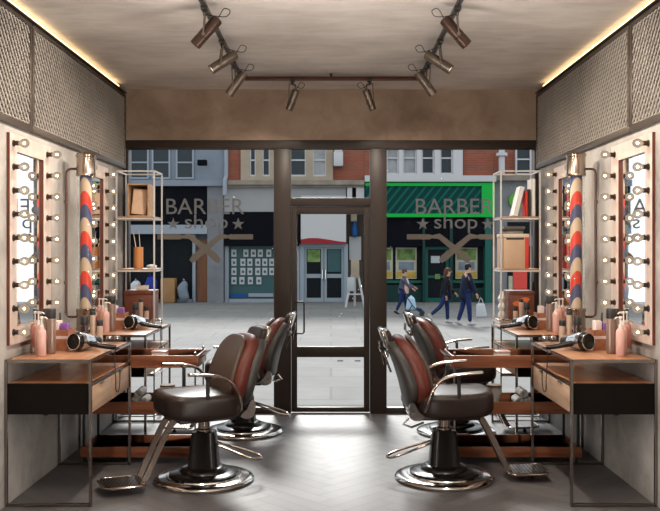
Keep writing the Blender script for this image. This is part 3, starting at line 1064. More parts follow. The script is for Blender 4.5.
def station_items(s, k):
    w = WHERE[(s, k)]
    d = k * DY
    side = 'left' if s < 0 else 'right'
    pump_bottle(s * 1.924, 5.42 + d, 0.27, 0.028, M['pump_pink'], 'rose pink pump bottle in a silver ring on the ' + w, 'rose pump bottles', ring=True)
    pump_bottle(s * 1.822, 5.245 + d, 0.25, 0.029, M['pump_pale'], 'pale pink pump bottle at the front of the ' + w, 'pale pump bottles')
    pump_bottle(s * 1.872, 5.335 + d, 0.275, 0.024, M['pump_pale'], 'taller pale pump bottle behind the rose one on the ' + w, 'taller pale pump bottles')
    tumbler(s * 1.808, 5.375 + d, 0.290, 0.033, M['tumbler'], 'tall bronze bottle with black lid on the ' + w, 'tall bronze bottles')
    tumbler(s * 1.862, 5.440 + d, 0.285, 0.024, M['white_plastic'], 'tall white bottle behind the bronze bottle on the ' + w, 'tall white bottles')
    caddy(s, s * 1.815, 5.62 + d, 'small wooden organiser box holding cartons on the ' + w, w)
    tumbler(s * 1.715, 5.80 + d, 0.21, 0.027, M['dark_bottle'], 'dark brown bottle behind the hair dryer on the ' + w, 'dark brown bottles', 0.3)
    tumbler(s * 1.692, 5.92 + d, 0.235, 0.019, M['beige_tube'], 'slim tall beige tube behind the hair dryer on the ' + w, 'slim tall beige tubes', 0.12)
    tumbler(s * 1.645, 5.93 + d, 0.170, 0.022, M['beige_tube'], 'shorter beige bottle with black cap on the ' + w, 'shorter beige bottles', 0.24)
    for i, (x, y) in enumerate(((1.585, 5.96), (1.535, 5.975))):
        squat_jar(s * x, y + d, ['small silver lidded jar beside the beige bottle on the ' + w, 'small silver lidded jar at the inner corner of the ' + w][i], 'silver lidded jars')
    hair_dryer(s, s * 1.655, 5.52 + d, 'black hair dryer with trailing cord lying on the ' + w)


for s in (-1, 1):
    made = [vanity_mirror(s, 0), desk(s, 0)]
    for o in made:
        lab = {'vanity_mirror': 'tall vanity mirror with bulbs on the %s wall between barber pole and shelf tower', 'dressing_table': 'dressing table with chrome frame at %s wall, beside the window shelf tower'}[o.name.split('.')[0]] % ('left' if s < 0 else 'right')
        l = o.location.copy()
        l.y += DY
        copy_tree(o, None, l, lab)
    barber_pole(s)
    for k in (0, 1):
        station_items(s, k)
    # dark socket low on the wall under the near table
    t = thing('wall_socket', 'small black socket box on the %s wall under the nearest table' % ('left' if s < 0 else 'right'), 'socket', (s * HW, 5.78, 0.42))
    MB().box(-s * 0.001, -0.035, 0, -s * 0.03, 0.035, 0.12, 0.004).build('body', M['black_matt'], t)
    MB().box(-s * 0.03, -0.02, 0.03, -s * 0.045, 0.02, 0.075, 0.004).build('plug', M['rubber'], t)

# ------------------------------------------------------------------ tray trolleys between the stations
def trolley(s, xin):
    side = 'left' if s < 0 else 'right'
    y0, y1 = 6.10, 6.52
    xo = s * 1.835
    t = thing('tray_trolley', 'three tier cherry wood tray trolley between the tables on the %s side' % side, 'trolley', ((xin + xo) / 2, (y0 + y1) / 2, 0))
    th = 0.012
    for z0, z1 in ((0.045, 0.120), (0.362, 0.450), (0.700, 0.790)):
        b = MB()
        b.box(xin, y0, z0, xo, y1, z0 + th, 0.002)
        b.box(xin, y0, z0 + th, xo, y0 + th, z1, 0.002)
        b.box(xin, y1 - th, z0 + th, xo, y1, z1, 0.002)
        b.box(xin, y0 + th, z0 + th, xin + s * th, y1 - th, z1, 0.002)
        b.box(xo - s * th, y0 + th, z0 + th, xo, y1 - th, z1, 0.002)
        b.build('tray', M['tray'], t, world=True)
    for y in (y0 + 0.02, y1 - 0.02):
        MB().box(xo - s * 0.013, y - 0.009, 0.03, xo - s * 0.031, y + 0.009, 0.785).build('post', M['steel_black'], t, world=True)
        p = MB()
        p.cyl((xin + s * 0.022, y, 0.03), (xin + s * 0.022, y, 0.800), 0.0065, n=10)
        p.ball((xin + s * 0.022, y, 0.806), 0.011, 10)
        p.build('post', M['chrome'], t, world=True)
        for x in (xin + s * 0.03, xo - s * 0.03):
            c = MB()
            c.cyl((x - 0.008, y, 0.0155), (x + 0.008, y, 0.0155), 0.015, n=14)
            c.box(x - 0.011, y - 0.008, 0.02, x + 0.011, y + 0.008, 0.046)
            c.build('caster', M['rubber'], t, world=True)
    h = MB()
    xh = xin - s * 0.004
    h.tube([(xin, y0 + 0.05, 0.77), (xin - s * 0.035, y0 + 0.05, 0.785), (xin - s * 0.035, y1 - 0.05, 0.785), (xin, y1 - 0.05, 0.77)], 0.007, 8)
    h.build('handle', M['chrome'], t, world=True)
    return t


def bowl(x, y, z, label, grp, r=0.055, h=0.10):
    t = thing('cup', label, 'cup', (x, y, z), group=grp)
    MB().lathe([(r * 0.55, 0), (r * 0.6, 0.004), (r * 0.85, h * 0.5), (r, h - 0.014), (r * 0.95, h - 0.014), (r * 0.8, h * 0.5), (r * 0.5, 0.01)], 24).build('body', M['cup'], t)
    MB().lathe([(r * 0.95, h - 0.014), (r * 1.01, h - 0.014), (r * 1.03, h), (r * 0.95, h)], 24).build('rim', M['cup_rim'], t)


def towel_roll(x, y, z, label, grp, l=0.16, r=0.035):
    b = MB()
    pts = []
    for i in range(50):
        a = i * 0.42
        rr = r * (0.25 + 0.75 * i / 49)
        pts.append((rr * math.cos(a), rr * math.sin(a) + r))
    th = 0.005
    o = [(p[0], p[1]) for p in pts] + [((p[0]) * 0.86, (p[1] - r) * 0.86 + r) for p in reversed(pts)]
    b.prism(o, lambda u, v, t: (u, t, v), -l / 2, l / 2)
    ob = b.build('rolled_towel', M['towel'])
    ob.location = (x, y, z + 0.002)
    tag(ob, label, 'towel', grp)


trolley(-1, -0.975)
trolley(1, 0.885)
for s, sd in ((-1, 'left'), (1, 'right')):
    zt2 = 0.3745
    x1 = s * 1.25
    bowl(s * 1.255, 6.40, zt2, 'brown rimmed cup on the middle tray of the %s trolley, nearer the wall' % sd, 'brown rimmed cups', 0.056, 0.155)
    bowl(s * 1.08, 6.40, zt2, 'brown rimmed cup on the middle tray of the %s trolley, nearer the chairs' % sd, 'brown rimmed cups', 0.056, 0.155)
    for i in range(3):
        towel_roll(s * (1.50 - 0.075 * (i if i < 2 else 0.5)), 6.40, zt2 + (0 if i < 2 else 0.062), ['white rolled towel in the %s trolley, nearest the wall', 'white rolled towel in the %s trolley, beside the cup', 'white rolled towel lying on two others in the %s trolley'][i] % sd, 'rolled white towels')
    # clear tub on the top tray
    t = thing('clear_tub', 'low clear tub with a pale lid on the top tray of the %s trolley' % sd, 'tub', (s * 1.30, 6.34, 0.7125))
    MB().box(-0.055, -0.045, 0, 0.055, 0.045, 0.07, 0.006).build('body', M['white_plastic'], t)
    MB().box(-0.058, -0.048, 0.07, 0.058, 0.048, 0.088, 0.005).build('lid', M['pump_pale'], t)

# ------------------------------------------------------------------ shelf towers beside the window
def tower(s, xa, xb, ya, yb):
    """xa wall side, xb room side"""
    side = 'left' if s < 0 else 'right'
    t = thing('shelf_tower', 'slim chrome shelf tower beside the %s window' % side, 'shelf', ((xa + xb) / 2, (ya + yb) / 2, 0))
    r = 0.0065
    f = MB()
    zt_ = 2.284
    for x in (xa, xb):
        for y in (ya, yb):
            f.box(x - r, y - r, 0, x + r, y + r, zt_)
    for z in (zt_, 1.85, 1.372, 0.895, 0.42, 0.05):
        for x in (xa, xb):
            f.box(x - r, ya, z - r, x + r, yb, z + r)
        for y in (ya, yb):
            f.box(xa, y - r, z - r, xb, y + r, z + r)
    f.build('frame', M['satin'], t, world=True)
    for z in (1.865, 1.387, 0.91, 0.435):
        MB().box(xa + s * -0.0, ya - 0.004, z - 0.010, xb, yb + 0.004, z + 0.006, 0.002).build('shelf', M['shelf_wood'], t, world=True)
    return t


tower(-1, -1.955, -1.612, 7.60, 7.945)
tower(1, 1.905, 1.550, 7.60, 7.945)
S1, S2, S3 = 1.872, 1.394, 0.917


def solid(name, mb, m, label, cat, loc, rot=(0, 0, 0), group=None):
    o = mb.build(name, m)
    o.location = loc
    o.rotation_euler = rot
    return tag(o, label, cat, group)


def book(label, loc, w, d, h, cover, rot=(0, 0, 0), group=None):
    """spine towards the camera (-y); w thickness along x, d along y, h up"""
    t = thing('book', label, 'book', loc, group=group)
    t.rotation_euler = rot
    c = MB()
    e = min(0.004, w * 0.2)
    c.box(-w / 2, -d / 2, 0, -w / 2 + e, d / 2, h)
    c.box(w / 2 - e, -d / 2, 0, w / 2, d / 2, h)
    c.box(-w / 2, -d / 2, 0, w / 2, -d / 2 + e, h, 0.001)
    c.build('cover', cover, t)
    MB().box(-w / 2 + e, -d / 2 + e, 0.004, w / 2 - e, d / 2 - 0.006, h - 0.004).build('pages', M['white'], t)
    return t


# left tower
t = thing('open_crate', 'open fronted oak crate on the top shelf of the left tower', 'crate', (-1.772, 7.77, S1))
b = MB()
cw, cd, chh = 0.098, 0.12, 0.30
b.box(-cw, -cd, 0, cw, cd, 0.01)
b.box(-cw, -cd, chh - 0.01, cw, cd, chh)
b.box(-cw, -cd, 0.01, -cw + 0.01, cd, chh - 0.01)
b.box(cw - 0.01, -cd, 0.01, cw, cd, chh - 0.01)
b.build('box', M['crate'], t)
MB().box(-cw + 0.01, cd - 0.008, 0.01, cw - 0.01, cd, chh - 0.01).build('back_panel', M['crate_in'], t)
book('tan covered book leaning inside the open oak crate', (-1.781, 7.72, S1 + 0.0215), 0.135, 0.03, 0.235, M['tan_cover'], (math.radians(-6), math.radians(5), math.radians(6)))
t = thing('wooden_pot', 'amber wooden pot holding two sticks on the middle shelf of left tower', 'pot', (-1.783, 7.72, S2))
MB().lathe([(0.040, 0), (0.044, 0.003), (0.044, 0.198), (0.038, 0.198), (0.037, 0.012)], 28).build('body', M['orange_pot'], t)
for i, (dx, tilt, lab) in enumerate(((-0.012, -0.28, 'pale brush stick in the amber pot, tilted further to the wall'), (0.006, -0.12, 'pale brush stick in the amber pot, standing more upright'))):
    b = MB().cyl((0, 0, 0), (0, 0, 0.33), 0.0045, 0.003, 8)
    solid('brush_stick', b, M['cream'], lab, 'stick', (-1.783 + dx + 0.02, 7.72 + 0.01 * i, S2 + 0.016), (0, tilt * 0.62, 0), 'sticks in the amber pot')
b = MB()
b.pad(0.045, 0.06, 0.03, 2.6, 20, 0.012, 0.008)
solid('folded_cloth', b, M['towel'], 'small white folded cloth on the middle shelf of the left tower', 'cloth', (-1.665, 7.74, S2))
t = thing('storage_box', 'mahogany red storage box on the lower shelf of the left tower', 'box', (-1.762, 7.76, S3))
MB().box(-0.13, -0.13, 0, 0.13, 0.13, 0.235, 0.004).build('body', M['red_box'], t)
MB().box(-0.133, -0.133, 0.235, 0.133, 0.133, 0.275, 0.004).build('lid', M['red_box'], t)
solid('small_carton', MB().box(-0.05, -0.04, 0, 0.05, 0.04, 0.045, 0.003), M['cream'], 'small cream carton on top of the mahogany red box', 'carton', (-1.745, 7.72, S3 + 0.2755))
# right tower
book('white book leaning to the right on the top shelf of right tower', (1.690, 7.72, S1 + 0.006), 0.040, 0.17, 0.275, M['white'], (0, math.radians(14), 0), 'books on the right tower')
book('red and black spined book upright beside the leaning white book', (1.792, 7.72, S1), 0.026, 0.16, 0.235, M['red'], (0, 0, 0), 'books on the right tower')
book('thin black book next to the tall white book on right tower', (1.817, 7.72, S1), 0.018, 0.17, 0.250, M['dark_card'], (0, 0, 0), 'books on the right tower')
book('tall white book at the wall end of the right tower top shelf', (1.855, 7.72, S1), 0.032, 0.18, 0.345, M['white'], (0, 0, 0), 'books on the right tower')
t = thing('kraft_box', 'kraft card box with red end on the middle shelf of right tower', 'box', (1.690, 7.755, S2))
MB().box(-0.118, -0.13, 0, 0.085, 0.13, 0.285, 0.003).build('body', M['kraft'], t)
MB().box(0.085, -0.131, 0, 0.120, 0.131, 0.285, 0.003).build('end_panel', M['red'], t)['label'] = 'red end panel'
MB().box(-0.085, -0.132, 0.265, 0.075, -0.1302, 0.282).build('slot', M['dark_card'], t)
MB().box(-0.122, -0.134, 0.285, 0.124, 0.134, 0.318, 0.003).build('lid', M['cream'], t)
for i in range(3):
    solid('stacked_book', MB().box(-0.10, -0.08, 0, 0.10, 0.08, 0.023, 0.002), [M['grey_cover'], M['dark_card'], M['grey_cover']][i],
          ['grey book lying on the kraft box, lowest of its stack', 'dark book lying on the kraft box, middle of its stack', 'grey book lying on the kraft box, topmost of its stack'][i], 'book',
          (1.675 + 0.006 * i, 7.76, S2 + 0.319 + 0.0235 * i), (0, 0, 0.04 * (i - 1)), 'books lying on the kraft box')
t = thing('storage_box', 'dark red box printed in orange on the lower shelf of right tower', 'box', (1.745, 7.755, S3))
MB().box(-0.115, -0.13, 0, 0.115, 0.13, 0.235, 0.004).build('body', M['red_box'], t)
MB().box(-0.118, -0.133, 0.235, 0.118, 0.133, 0.272, 0.004).build('lid', M['red_box'], t)
b = MB()
for (cx_, cz_, rx, rz) in ((-0.02, 0.15, 0.06, 0.035), (0.03, 0.19, 0.04, 0.025), (-0.05, 0.10, 0.02, 0.04), (0.02, 0.11, 0.03, 0.018)):
    b.prism([(cx_ + rx * math.cos(a) * (1 + 0.15 * math.sin(3 * a)), cz_ + rz * math.sin(a)) for a in [2 * PI * i / 20 for i in range(20)]], lambda u, v, tt: (u, tt, v), -0.1312, -0.1301)
b.build('print', M['orange'], t)['label'] = 'orange printed shape'
b = MB()
b.lathe([(0.025, 0), (0.034, 0.01), (0.040, 0.05), (0.026, 0.085), (0.040, 0.12), (0.026, 0.16), (0.042, 0.20), (0.022, 0.24), (0.018, 0.27), (0.014, 0.27)], 20)
solid('ribbed_vase', b, M['cup'], 'white bulbous vase on the lower shelf of right tower, beside red box', 'vase', (1.580, 7.70, S3))


# ------------------------------------------------------------------ barber chairs
def barber_chair(x, y, face, swivel, label):
    t = thing('barber_chair', label, 'barber chair', (x, y, 0), face, 'barber chairs')
    MB().lathe([(0.322, 0.0), (0.335, 0.004), (0.338, 0.016), (0.328, 0.027), (0.300, 0.034), (0.255, 0.037), (0.250, 0.044), (0.150, 0.050), (0.06, 0.052)], 56).build('base', M['chrome'], t)
    c = MB()
    c.lathe([(0.235, 0.042), (0.235, 0.054), (0.215, 0.062), (0.165, 0.068), (0.155, 0.085), (0.125, 0.10), (0.06, 0.10)], 40)
    rings = []
    for a, z in ((0.112, 0.09), (0.104, 0.11), (0.086, 0.30), (0.078, 0.335), (0.06, 0.338)):
        n = 32
        ring = []
        for k in range(n):
            q = 2 * PI * k / n
            cc, ss = math.cos(q), math.sin(q)
            ring.append(Vector((math.copysign(abs(cc) ** 0.5, cc) * a, math.copysign(abs(ss) ** 0.5, ss) * a * 0.94, z)))
        rings.append(ring)
    c.loft(rings)
    c.build('pedestal', M['black'], t)
    p = MB()
    p.cyl((0, 0, 0.33), (0, 0, 0.445), 0.040, n=24)
    p.lathe([(0.052, 0.335), (0.052, 0.35), (0.043, 0.355)], 24)
    p.build('piston', M['chrome_warm'], t)
    l = MB()
    lp = smooth_path([(-0.05, -0.03, 0.262), (-0.16, -0.05, 0.225), (-0.30, -0.075, 0.178), (-0.375, -0.05, 0.152), (-0.385, 0.02, 0.150), (-0.31, 0.07, 0.172), (-0.16, 0.045, 0.225), (-0.05, 0.03, 0.262)], 6)
    l.tube(lp, 0.0085, 10)
    l.build('foot_lever', M['chrome_warm'], t)
    R = Matrix.Rotation(swivel, 4, 'Z')

    def up(mb, name, m, par=t):
        return mb.xf(R).build(name, m, par)
    # seat: dark side wall with a domed top pad
    sb = MB()
    sb.pad(0.262, 0.262, 0.165, 4.5, 48, 0.045, 0.018, lambda v: (v.x + 0.055, v.y * (1 - 0.10 * max(0, v.x) / 0.26), v.z + 0.445 + (0.02 * max(0, v.x / 0.26) ** 2)))
    up(sb, 'seat', M['leather'])
    u = MB()
    u.box(-0.17, -0.16, 0.425, 0.22, 0.16, 0.452, 0.006)
    u.box(-0.10, -0.06, 0.405, 0.10, 0.06, 0.43, 0.006)
    up(u, 'seat_frame', M['steel_black'])
    # backrest: pad in front, grey shell behind; both curved around the sitter
    lean = math.radians(17.5)
    ca, sa = math.cos(lean), math.sin(lean)
    ox, oz = -0.250, 0.490

    def back_pt(w, hgt, n):       # w across, hgt up along the back, n forward of the rear face
        hgt2 = hgt
        fwd = n + 0.55 * w * w
        return (ox + ca * fwd - sa * hgt2, w, oz + sa * fwd * 0.6 + ca * hgt2)

    def bw(v, off, base_h=0.25):
        h = v.x + base_h
        taper = 1.0 - 0.16 * max(0, (h - 0.2) / 0.3) - 0.10 * max(0, (0.12 - h) / 0.12)
        bulge = 0.02 * math.sin(PI * min(max(h / 0.5, 0), 1))
        return back_pt(v.y * taper, h, v.z * (1 + 0.3 * math.sin(PI * min(max(h / 0.5, 0), 1))) + off + bulge)
    pb = MB()
    pb.pad(0.252, 0.262, 0.085, 3.2, 52, 0.040, 0.012, lambda v: bw(v, 0.03))
    up(pb, 'backrest', M['leather_red'])
    sh = MB()
    sh.pad(0.246, 0.256, 0.062, 3.2, 52, 0.028, 0.0, lambda v: bw(v, -0.025))
    up(sh, 'back_shell', M['leather_grey'])
    pc = MB()
    pc.pad(0.236, 0.222, 0.03, 3.4, 44, 0.014, 0.006, lambda v: bw(v, 0.128, 0.25))
    up(pc, 'back_cushion', M['leather_tan'])
    # head rest on a chrome hoop
    hc = Vector((-0.438, 0, 0.958))
    hr = MB()
    hr.pad(0.060, 0.132, 0.052, 4.0, 36, 0.020, 0.004, lambda v: (hc.x + ca * (v.z + 0.4 * v.y * v.y) - sa * v.x + 0.02, v.y, hc.z + ca * v.x + sa * v.z))
    up(hr, 'headrest', M['leather'])
    hp_ = MB()
    hp_.pad(0.069, 0.142, 0.030, 4.5, 36, 0.010, 0.0, lambda v: (hc.x + ca * (v.z + 0.4 * v.y * v.y - 0.008) - sa * v.x + 0.012, v.y, hc.z + ca * v.x + sa * v.z + 0.006))
    hoop = up(hp_, 'headrest_shell', M['chrome'])
    st = MB()
    for w in (-0.03, 0.03):
        st.tube([(hc.x - 0.005, w, hc.z - 0.02), (hc.x - 0.005, w, hc.z - 0.07), back_pt(w, 0.36, -0.045), back_pt(w, 0.26, -0.04)], 0.0065, 8)
    st.box(hc.x + 0.03, -0.05, hc.z - 0.125, hc.x + 0.055, 0.05, hc.z - 0.085, 0.004)
    st.tube([(hc.x - 0.004, -0.03, hc.z - 0.075), (hc.x + 0.0, -0.085, hc.z - 0.08), (hc.x + 0.02, -0.09, hc.z - 0.17)], 0.005, 8)
    up(st, 'headrest_stem', M['chrome'])
    br = MB()
    for q0, q1 in ((-0.262, -0.238), (0.238, 0.262)):
        outl = smooth_path([(-0.268, 0.50, 0), (-0.262, 0.555, 0), (-0.235, 0.56, 0), (-0.205, 0.505, 0), (-0.165, 0.470, 0), (-0.190, 0.445, 0), (-0.245, 0.45, 0)], 4, True)
        br.prism([(p.x, p.y) for p in outl], lambda u, v, tt: (u, tt, v), q0, q1)
        br.cyl((-0.232, q0 - 0.008, 0.490), (-0.232, q1 + 0.008, 0.490), 0.014, n=16)
    br.box(-0.26, -0.24, 0.452, -0.20, 0.24, 0.50, 0.008)
    br.tube([(-0.27, -0.245, 0.46), (-0.305, -0.245, 0.42), (-0.25, -0.245, 0.40), (-0.17, -0.24, 0.43)], 0.008, 8)
    up(br, 'recline_bracket', M['chrome'])
    for sg in (-1, 1):
        a = MB()
        w = sg * 0.295
        path = smooth_path([(-0.165, sg * 0.262, 0.50), (-0.150, w, 0.56), (-0.120, w, 0.645), (-0.06, w, 0.715), (0.02, w, 0.745), (0.10, w, 0.757), (0.205, w, 0.765)], 6)
        n = len(path)
        rings = []
        for i, p in enumerate(path):
            tg = (path[min(i + 1, n - 1)] - path[max(i - 1, 0)]).normalized()
            up_ = Vector((-tg.z, 0, tg.x)).normalized()
            k = i / (n - 1)
            hw2, hh = 0.014 + 0.016 * k, 0.011
            sd = Vector((0, 1, 0))
            rings.append([p + sd * (hw2 * math.cos(q)) + up_ * (hh * math.sin(q)) for q in [2 * PI * m / 14 for m in range(14)]])
        a.loft(rings)
        ar = up(a, 'armrest', M['chrome_warm'])
        pt = MB()
        pt.box(0.050, w * 0.84 - 0.011, 0.585, 0.072, w * 0.84 + 0.011, 0.742, 0.004)
        pt.box(0.050, min(w * 0.84, w), 0.735, 0.072, max(w * 0.84, w), 0.748, 0.003)
        up(pt, 'arm_post', M['rubber'], ar)
    fs = MB()
    for w in (-0.07, 0.07):
        q = [Vector((0.19, w, 0.445)), Vector((0.26, w, 0.40)), Vector((0.42, w * 0.9, 0.085)), Vector((0.455, w * 0.9, 0.056))]
        pth = smooth_path(q, 5)
        rr = []
        for i, p in enumerate(pth):
            tg = (pth[min(i + 1, len(pth) - 1)] - pth[max(i - 1, 0)]).normalized()
            nn = Vector((-tg.z, 0, tg.x))
            h = 0.022 - 0.008 * i / len(pth)
            rr.append([p + nn * h + Vector((0, 0.008, 0)), p + nn * h - Vector((0, 0.008, 0)), p - nn * h - Vector((0, 0.008, 0)), p - nn * h + Vector((0, 0.008, 0))])
        fs.loft(rr)
    fs.box(0.20, -0.075, 0.425, 0.25, 0.075, 0.445, 0.004)
    fr_ = up(fs, 'footrest_strut', M['chrome_warm'])
    pl = MB()
    pl.pad(0.128, 0.135, 0.010, 5.0, 36, 0.004, 0.0, lambda v: (v.x + 0.562, v.y, v.z + 0.052 + 0.06 * (v.x) * 0.5))
    fp = up(pl, 'footrest_plate', M['perf'])
    rim = MB()
    pts = []
    for k in range(36):
        q = 2 * PI * k / 36
        cc, ss = math.cos(q), math.sin(q)
        xx = math.copysign(abs(cc) ** 0.4, cc) * 0.132
        pts.append((xx + 0.562, math.copysign(abs(ss) ** 0.4, ss) * 0.139, 0.057 + 0.03 * xx))
    rim.tube(pts, 0.009, 8, closed=True)
    up(rim, 'rim', M['chrome_warm'], fp)
    ft = MB()
    ft.cyl((0.60, 0, 0.0), (0.60, 0, 0.054), 0.008, n=10)
    ft.cyl((0.60, 0, 0.0), (0.60, 0, 0.012), 0.016, n=12)
    up(ft, 'rubber_foot', M['rubber'], fp)
    return t


barber_chair(0.774, 5.71, 0.0, math.radians(1), 'brown and red barber chair in front of the right table nearest the camera')
barber_chair(1.075, 7.16, 0.0, math.radians(4), 'barber chair at the right table by the window, partly behind another chair')
barber_chair(-0.862, 5.66, PI, math.radians(28), 'barber chair swivelled towards the camera at the left table nearest the camera')
barber_chair(-0.75, 7.16, PI, math.radians(-2), 'barber chair at the left table by the window, beside the glass door')

# ------------------------------------------------------------------ track lighting
ZT = 3.055
tr = thing('ceiling_track', 'copper brown U shaped lighting track fixed under the ceiling', 'lighting track', (0, 5.0, HC))
TX = 0.775
for a in ((-TX - 0.014, 1.5, -TX + 0.014, 7.236), (TX - 0.014, 1.5, TX + 0.014, 7.236)):
    MB().box(a[0], a[1], ZT - 0.012, a[2], a[3], ZT + 0.014, 0.002).build('rail', M['steel_black'], tr, world=True)
MB().box(-TX - 0.014, 7.236, ZT - 0.018, TX + 0.014, 7.266, ZT + 0.016, 0.002).build('rail', M['copper'], tr, world=True)
f = MB()
for (x, y) in ((-TX, 3.5), (TX, 3.5), (-TX, 5.55), (TX, 5.55), (-TX, 7.2), (TX, 7.2), (0, 7.25)):
    f.cyl((x, y, ZT + 0.012), (x, y, HC - 0.001), 0.011, n=10)
f.build('ceiling_fixing', M['steel_black'], tr, world=True)


SPOT_W = 85
def spot(px, py, bx, by, aim, label, body=M['lamp_bronze'], L=0.215, r=0.036, watt=1.0):
    """head hangs from the track point (bx,by); aim is the beam direction"""
    t = thing('track_spotlight', label, 'spotlight', (bx, by, ZT - 0.015), group='spotlights on the ceiling track')
    a = Vector(aim).normalized()
    d = by + (0.0 if abs(bx) > 0.6 else 0.06)
    c = Vector((wx(px, d), d, wz(py, d))) - Vector((bx, by, ZT - 0.015))
    rot = a.to_track_quat('Z', 'Y').to_matrix().to_4x4()
    mt = Matrix.Translation(c) @ rot
    b = MB()
    b.lathe([(r * 0.3, -L / 2), (r * 0.86, -L / 2), (r, -L / 2 + 0.008), (r, L * 0.18), (r * 0.93, L * 0.19), (r * 0.93, L * 0.215), (r, L * 0.22), (r, L / 2), (r * 0.9, L / 2), (r * 0.86, L / 2 - 0.014)], 28, mt)
    bd = b.build('lamp_body', body, t)
    MB().lathe([(r * 0.86, L / 2 - 0.016), (r * 0.86, L / 2 - 0.013), (0.004, L / 2 - 0.012)], 24, mt).build('lens', M['lens'], bd)
    k = MB()
    k.box(-0.02, -0.045, -0.012, 0.02, 0.045, 0.014, 0.003)
    k.cyl((0, 0, -0.012), (0, 0, -0.04), 0.010, n=10)
    k.build('track_adapter', M['steel_black'], t)
    y_ = MB()
    side = (a.cross(Vector((0, 0, 1)))).normalized()
    piv = c + a * 0.03
    for q in (-1, 1):
        e = piv + side * (r + 0.005) * q
        topp = Vector((0, 0, -0.035)) + side * (r + 0.005) * q
        y_.tube([topp, e], 0.0055, 8)
        y_.tube([e - side * 0.006 * q, e + side * 0.005 * q], 0.012, 10)
    y_.tube([Vector((0, 0, -0.035)) - side * (r + 0.005), Vector((0, 0, -0.035)) + side * (r + 0.005)], 0.0055, 8)
    y_.build('yoke', M['lamp_bronze'], t)
    ca_ = MB()
    rear = c - a * (L / 2)
    out = Vector((-a.x, 0, 0)).normalized() if abs(a.x) > 0.01 else Vector((1, 0, 0))
    pts = [rear, rear + Vector((0, 0, 0.03)) + out * 0.015, rear + Vector((0, 0, 0.065)) + out * 0.04, rear + Vector((0, 0, 0.05)) + out * 0.075, rear + Vector((0, 0, 0.015)) + out * 0.05, (rear + Vector((0, 0, -0.02))) * 0.5 + out * 0.01, Vector((0, 0, -0.03))]
    ca_.tube(smooth_path(pts, 6), 0.0028, 6)
    ca_.build('cable', M['rubber'], t)
    lp = bpy.data.lights.new('spot_lamp', 'SPOT')
    lp.energy = SPOT_W * watt
    lp.spot_size = math.radians(125)
    lp.spot_blend = 1.0
    lp.shadow_soft_size = 0.03
    lp.color = (1.0, 0.87, 0.73)
    lo = bpy.data.objects.new('spot_lamp', lp)
    COL.objects.link(lo)
    lo.location = Vector((bx, by, ZT - 0.015)) + c + a * (L / 2 + 0.01)
    lo.rotation_euler = a.to_track_quat('-Z', 'Y').to_euler()


SPOT_W = 85
for s, sd in ((-1, 'left'), (1, 'right')):
    q = lambda p: p if s < 0 else 662 - p
    spot(wx_inv(s * 0.80, 3.45), 251 - F_PX * (2.89 - EYE) / 3.45, s * TX, 3.40, (s * 0.40, 0.55, -0.73), 'added unseen spotlight nearest the room end of the %s track arm, turned to the window' % sd)  # added heads out of view, put in to light the tray and trolley fronts
    spot(q(206.5), 32, s * TX, 5.12, (s * 0.62, -0.08, -0.74), 'spotlight on the %s track arm, largest and nearest the camera' % sd, M['lamp_brown'])
    spot(q(223.5), 62, s * TX, 5.93, (s * 0.72, -0.22, -0.52), 'spotlight in the middle of the %s track arm' % sd)
    spot(q(236.5), 83.5, s * TX, 6.62, (s * 0.52, 0.10, -0.70), 'spotlight at the far end of the %s track arm' % sd)
    spot(q(292.5), 100, s * 0.335, 7.25, (s * 0.32, 0.30, -0.80), 'spotlight under the copper cross bar, %s of the door' % sd, M['lamp_bronze'], 0.185, 0.032, 0.45)

# ------------------------------------------------------------------ the street outside
FD = 35.0
fx = lambda p: wx(p, FD)
fz = lambda p: wz(p, FD)
struct('step', MB().box(-4.0, YF + 0.08, STREET, 4.0, YF + 0.85, -0.075, 0.01), M['step'])
struct('pavement', MB().box(-40, YF + 0.075, STREET - 0.2, 40, FD + 0.6, STREET), M['paving'])
struct('ground', MB().box(-150, FD + 0.6, STREET - 0.2, 150, 190, STREET), M['forecourt'])


def part(name, m, root, rects, y0=-0.1, y1=0.0, bev=0.0):
    """rects measured on the facade plane; y offsets from it (negative = towards the shop)"""
    b = MB()
    for (a, c, d, e) in rects:
        b.box(fx(a), FD + y0, fz(e), fx(d), FD + y1, fz(c), bev)
    return b.build(name, m, root, world=True)


def sash(root, rect, frame_m, pane_m, bars=1, y=-0.06):
    a, c, d, e = rect
    f = MB()
    w = 1.0
    x0, x1, z0, z1 = fx(a), fx(d), fz(e), fz(c)
    t_ = 0.07
    f.box(x0, FD + y, z0, x0 + t_, FD + 0.05, z1)
    f.box(x1 - t_, FD + y, z0, x1, FD + 0.05, z1)
    f.box(x0 + t_, FD + y, z0, x1 - t_, FD + 0.05, z0 + t_)
    f.box(x0 + t_, FD + y, z1 - t_, x1 - t_, FD + 0.05, z1)
    for i in range(bars):
        zz = z0 + (z1 - z0) * (i + 1) / (bars + 1)
        f.box(x0 + t_, FD + y, zz - 0.03, x1 - t_, FD + 0.05, zz + 0.03)
    fo = f.build('window', frame_m, root, world=True)
    MB().box(x0 + t_, FD - 0.01, z0 + t_, x1 - t_, FD + 0.02, z1 - t_).build('pane', pane_m, fo, world=True)


def building(name, label, p0, p1):
    return thing(name, label, 'building', ((fx(p0) + fx(p1)) / 2, FD, STREET))


TOP = 138
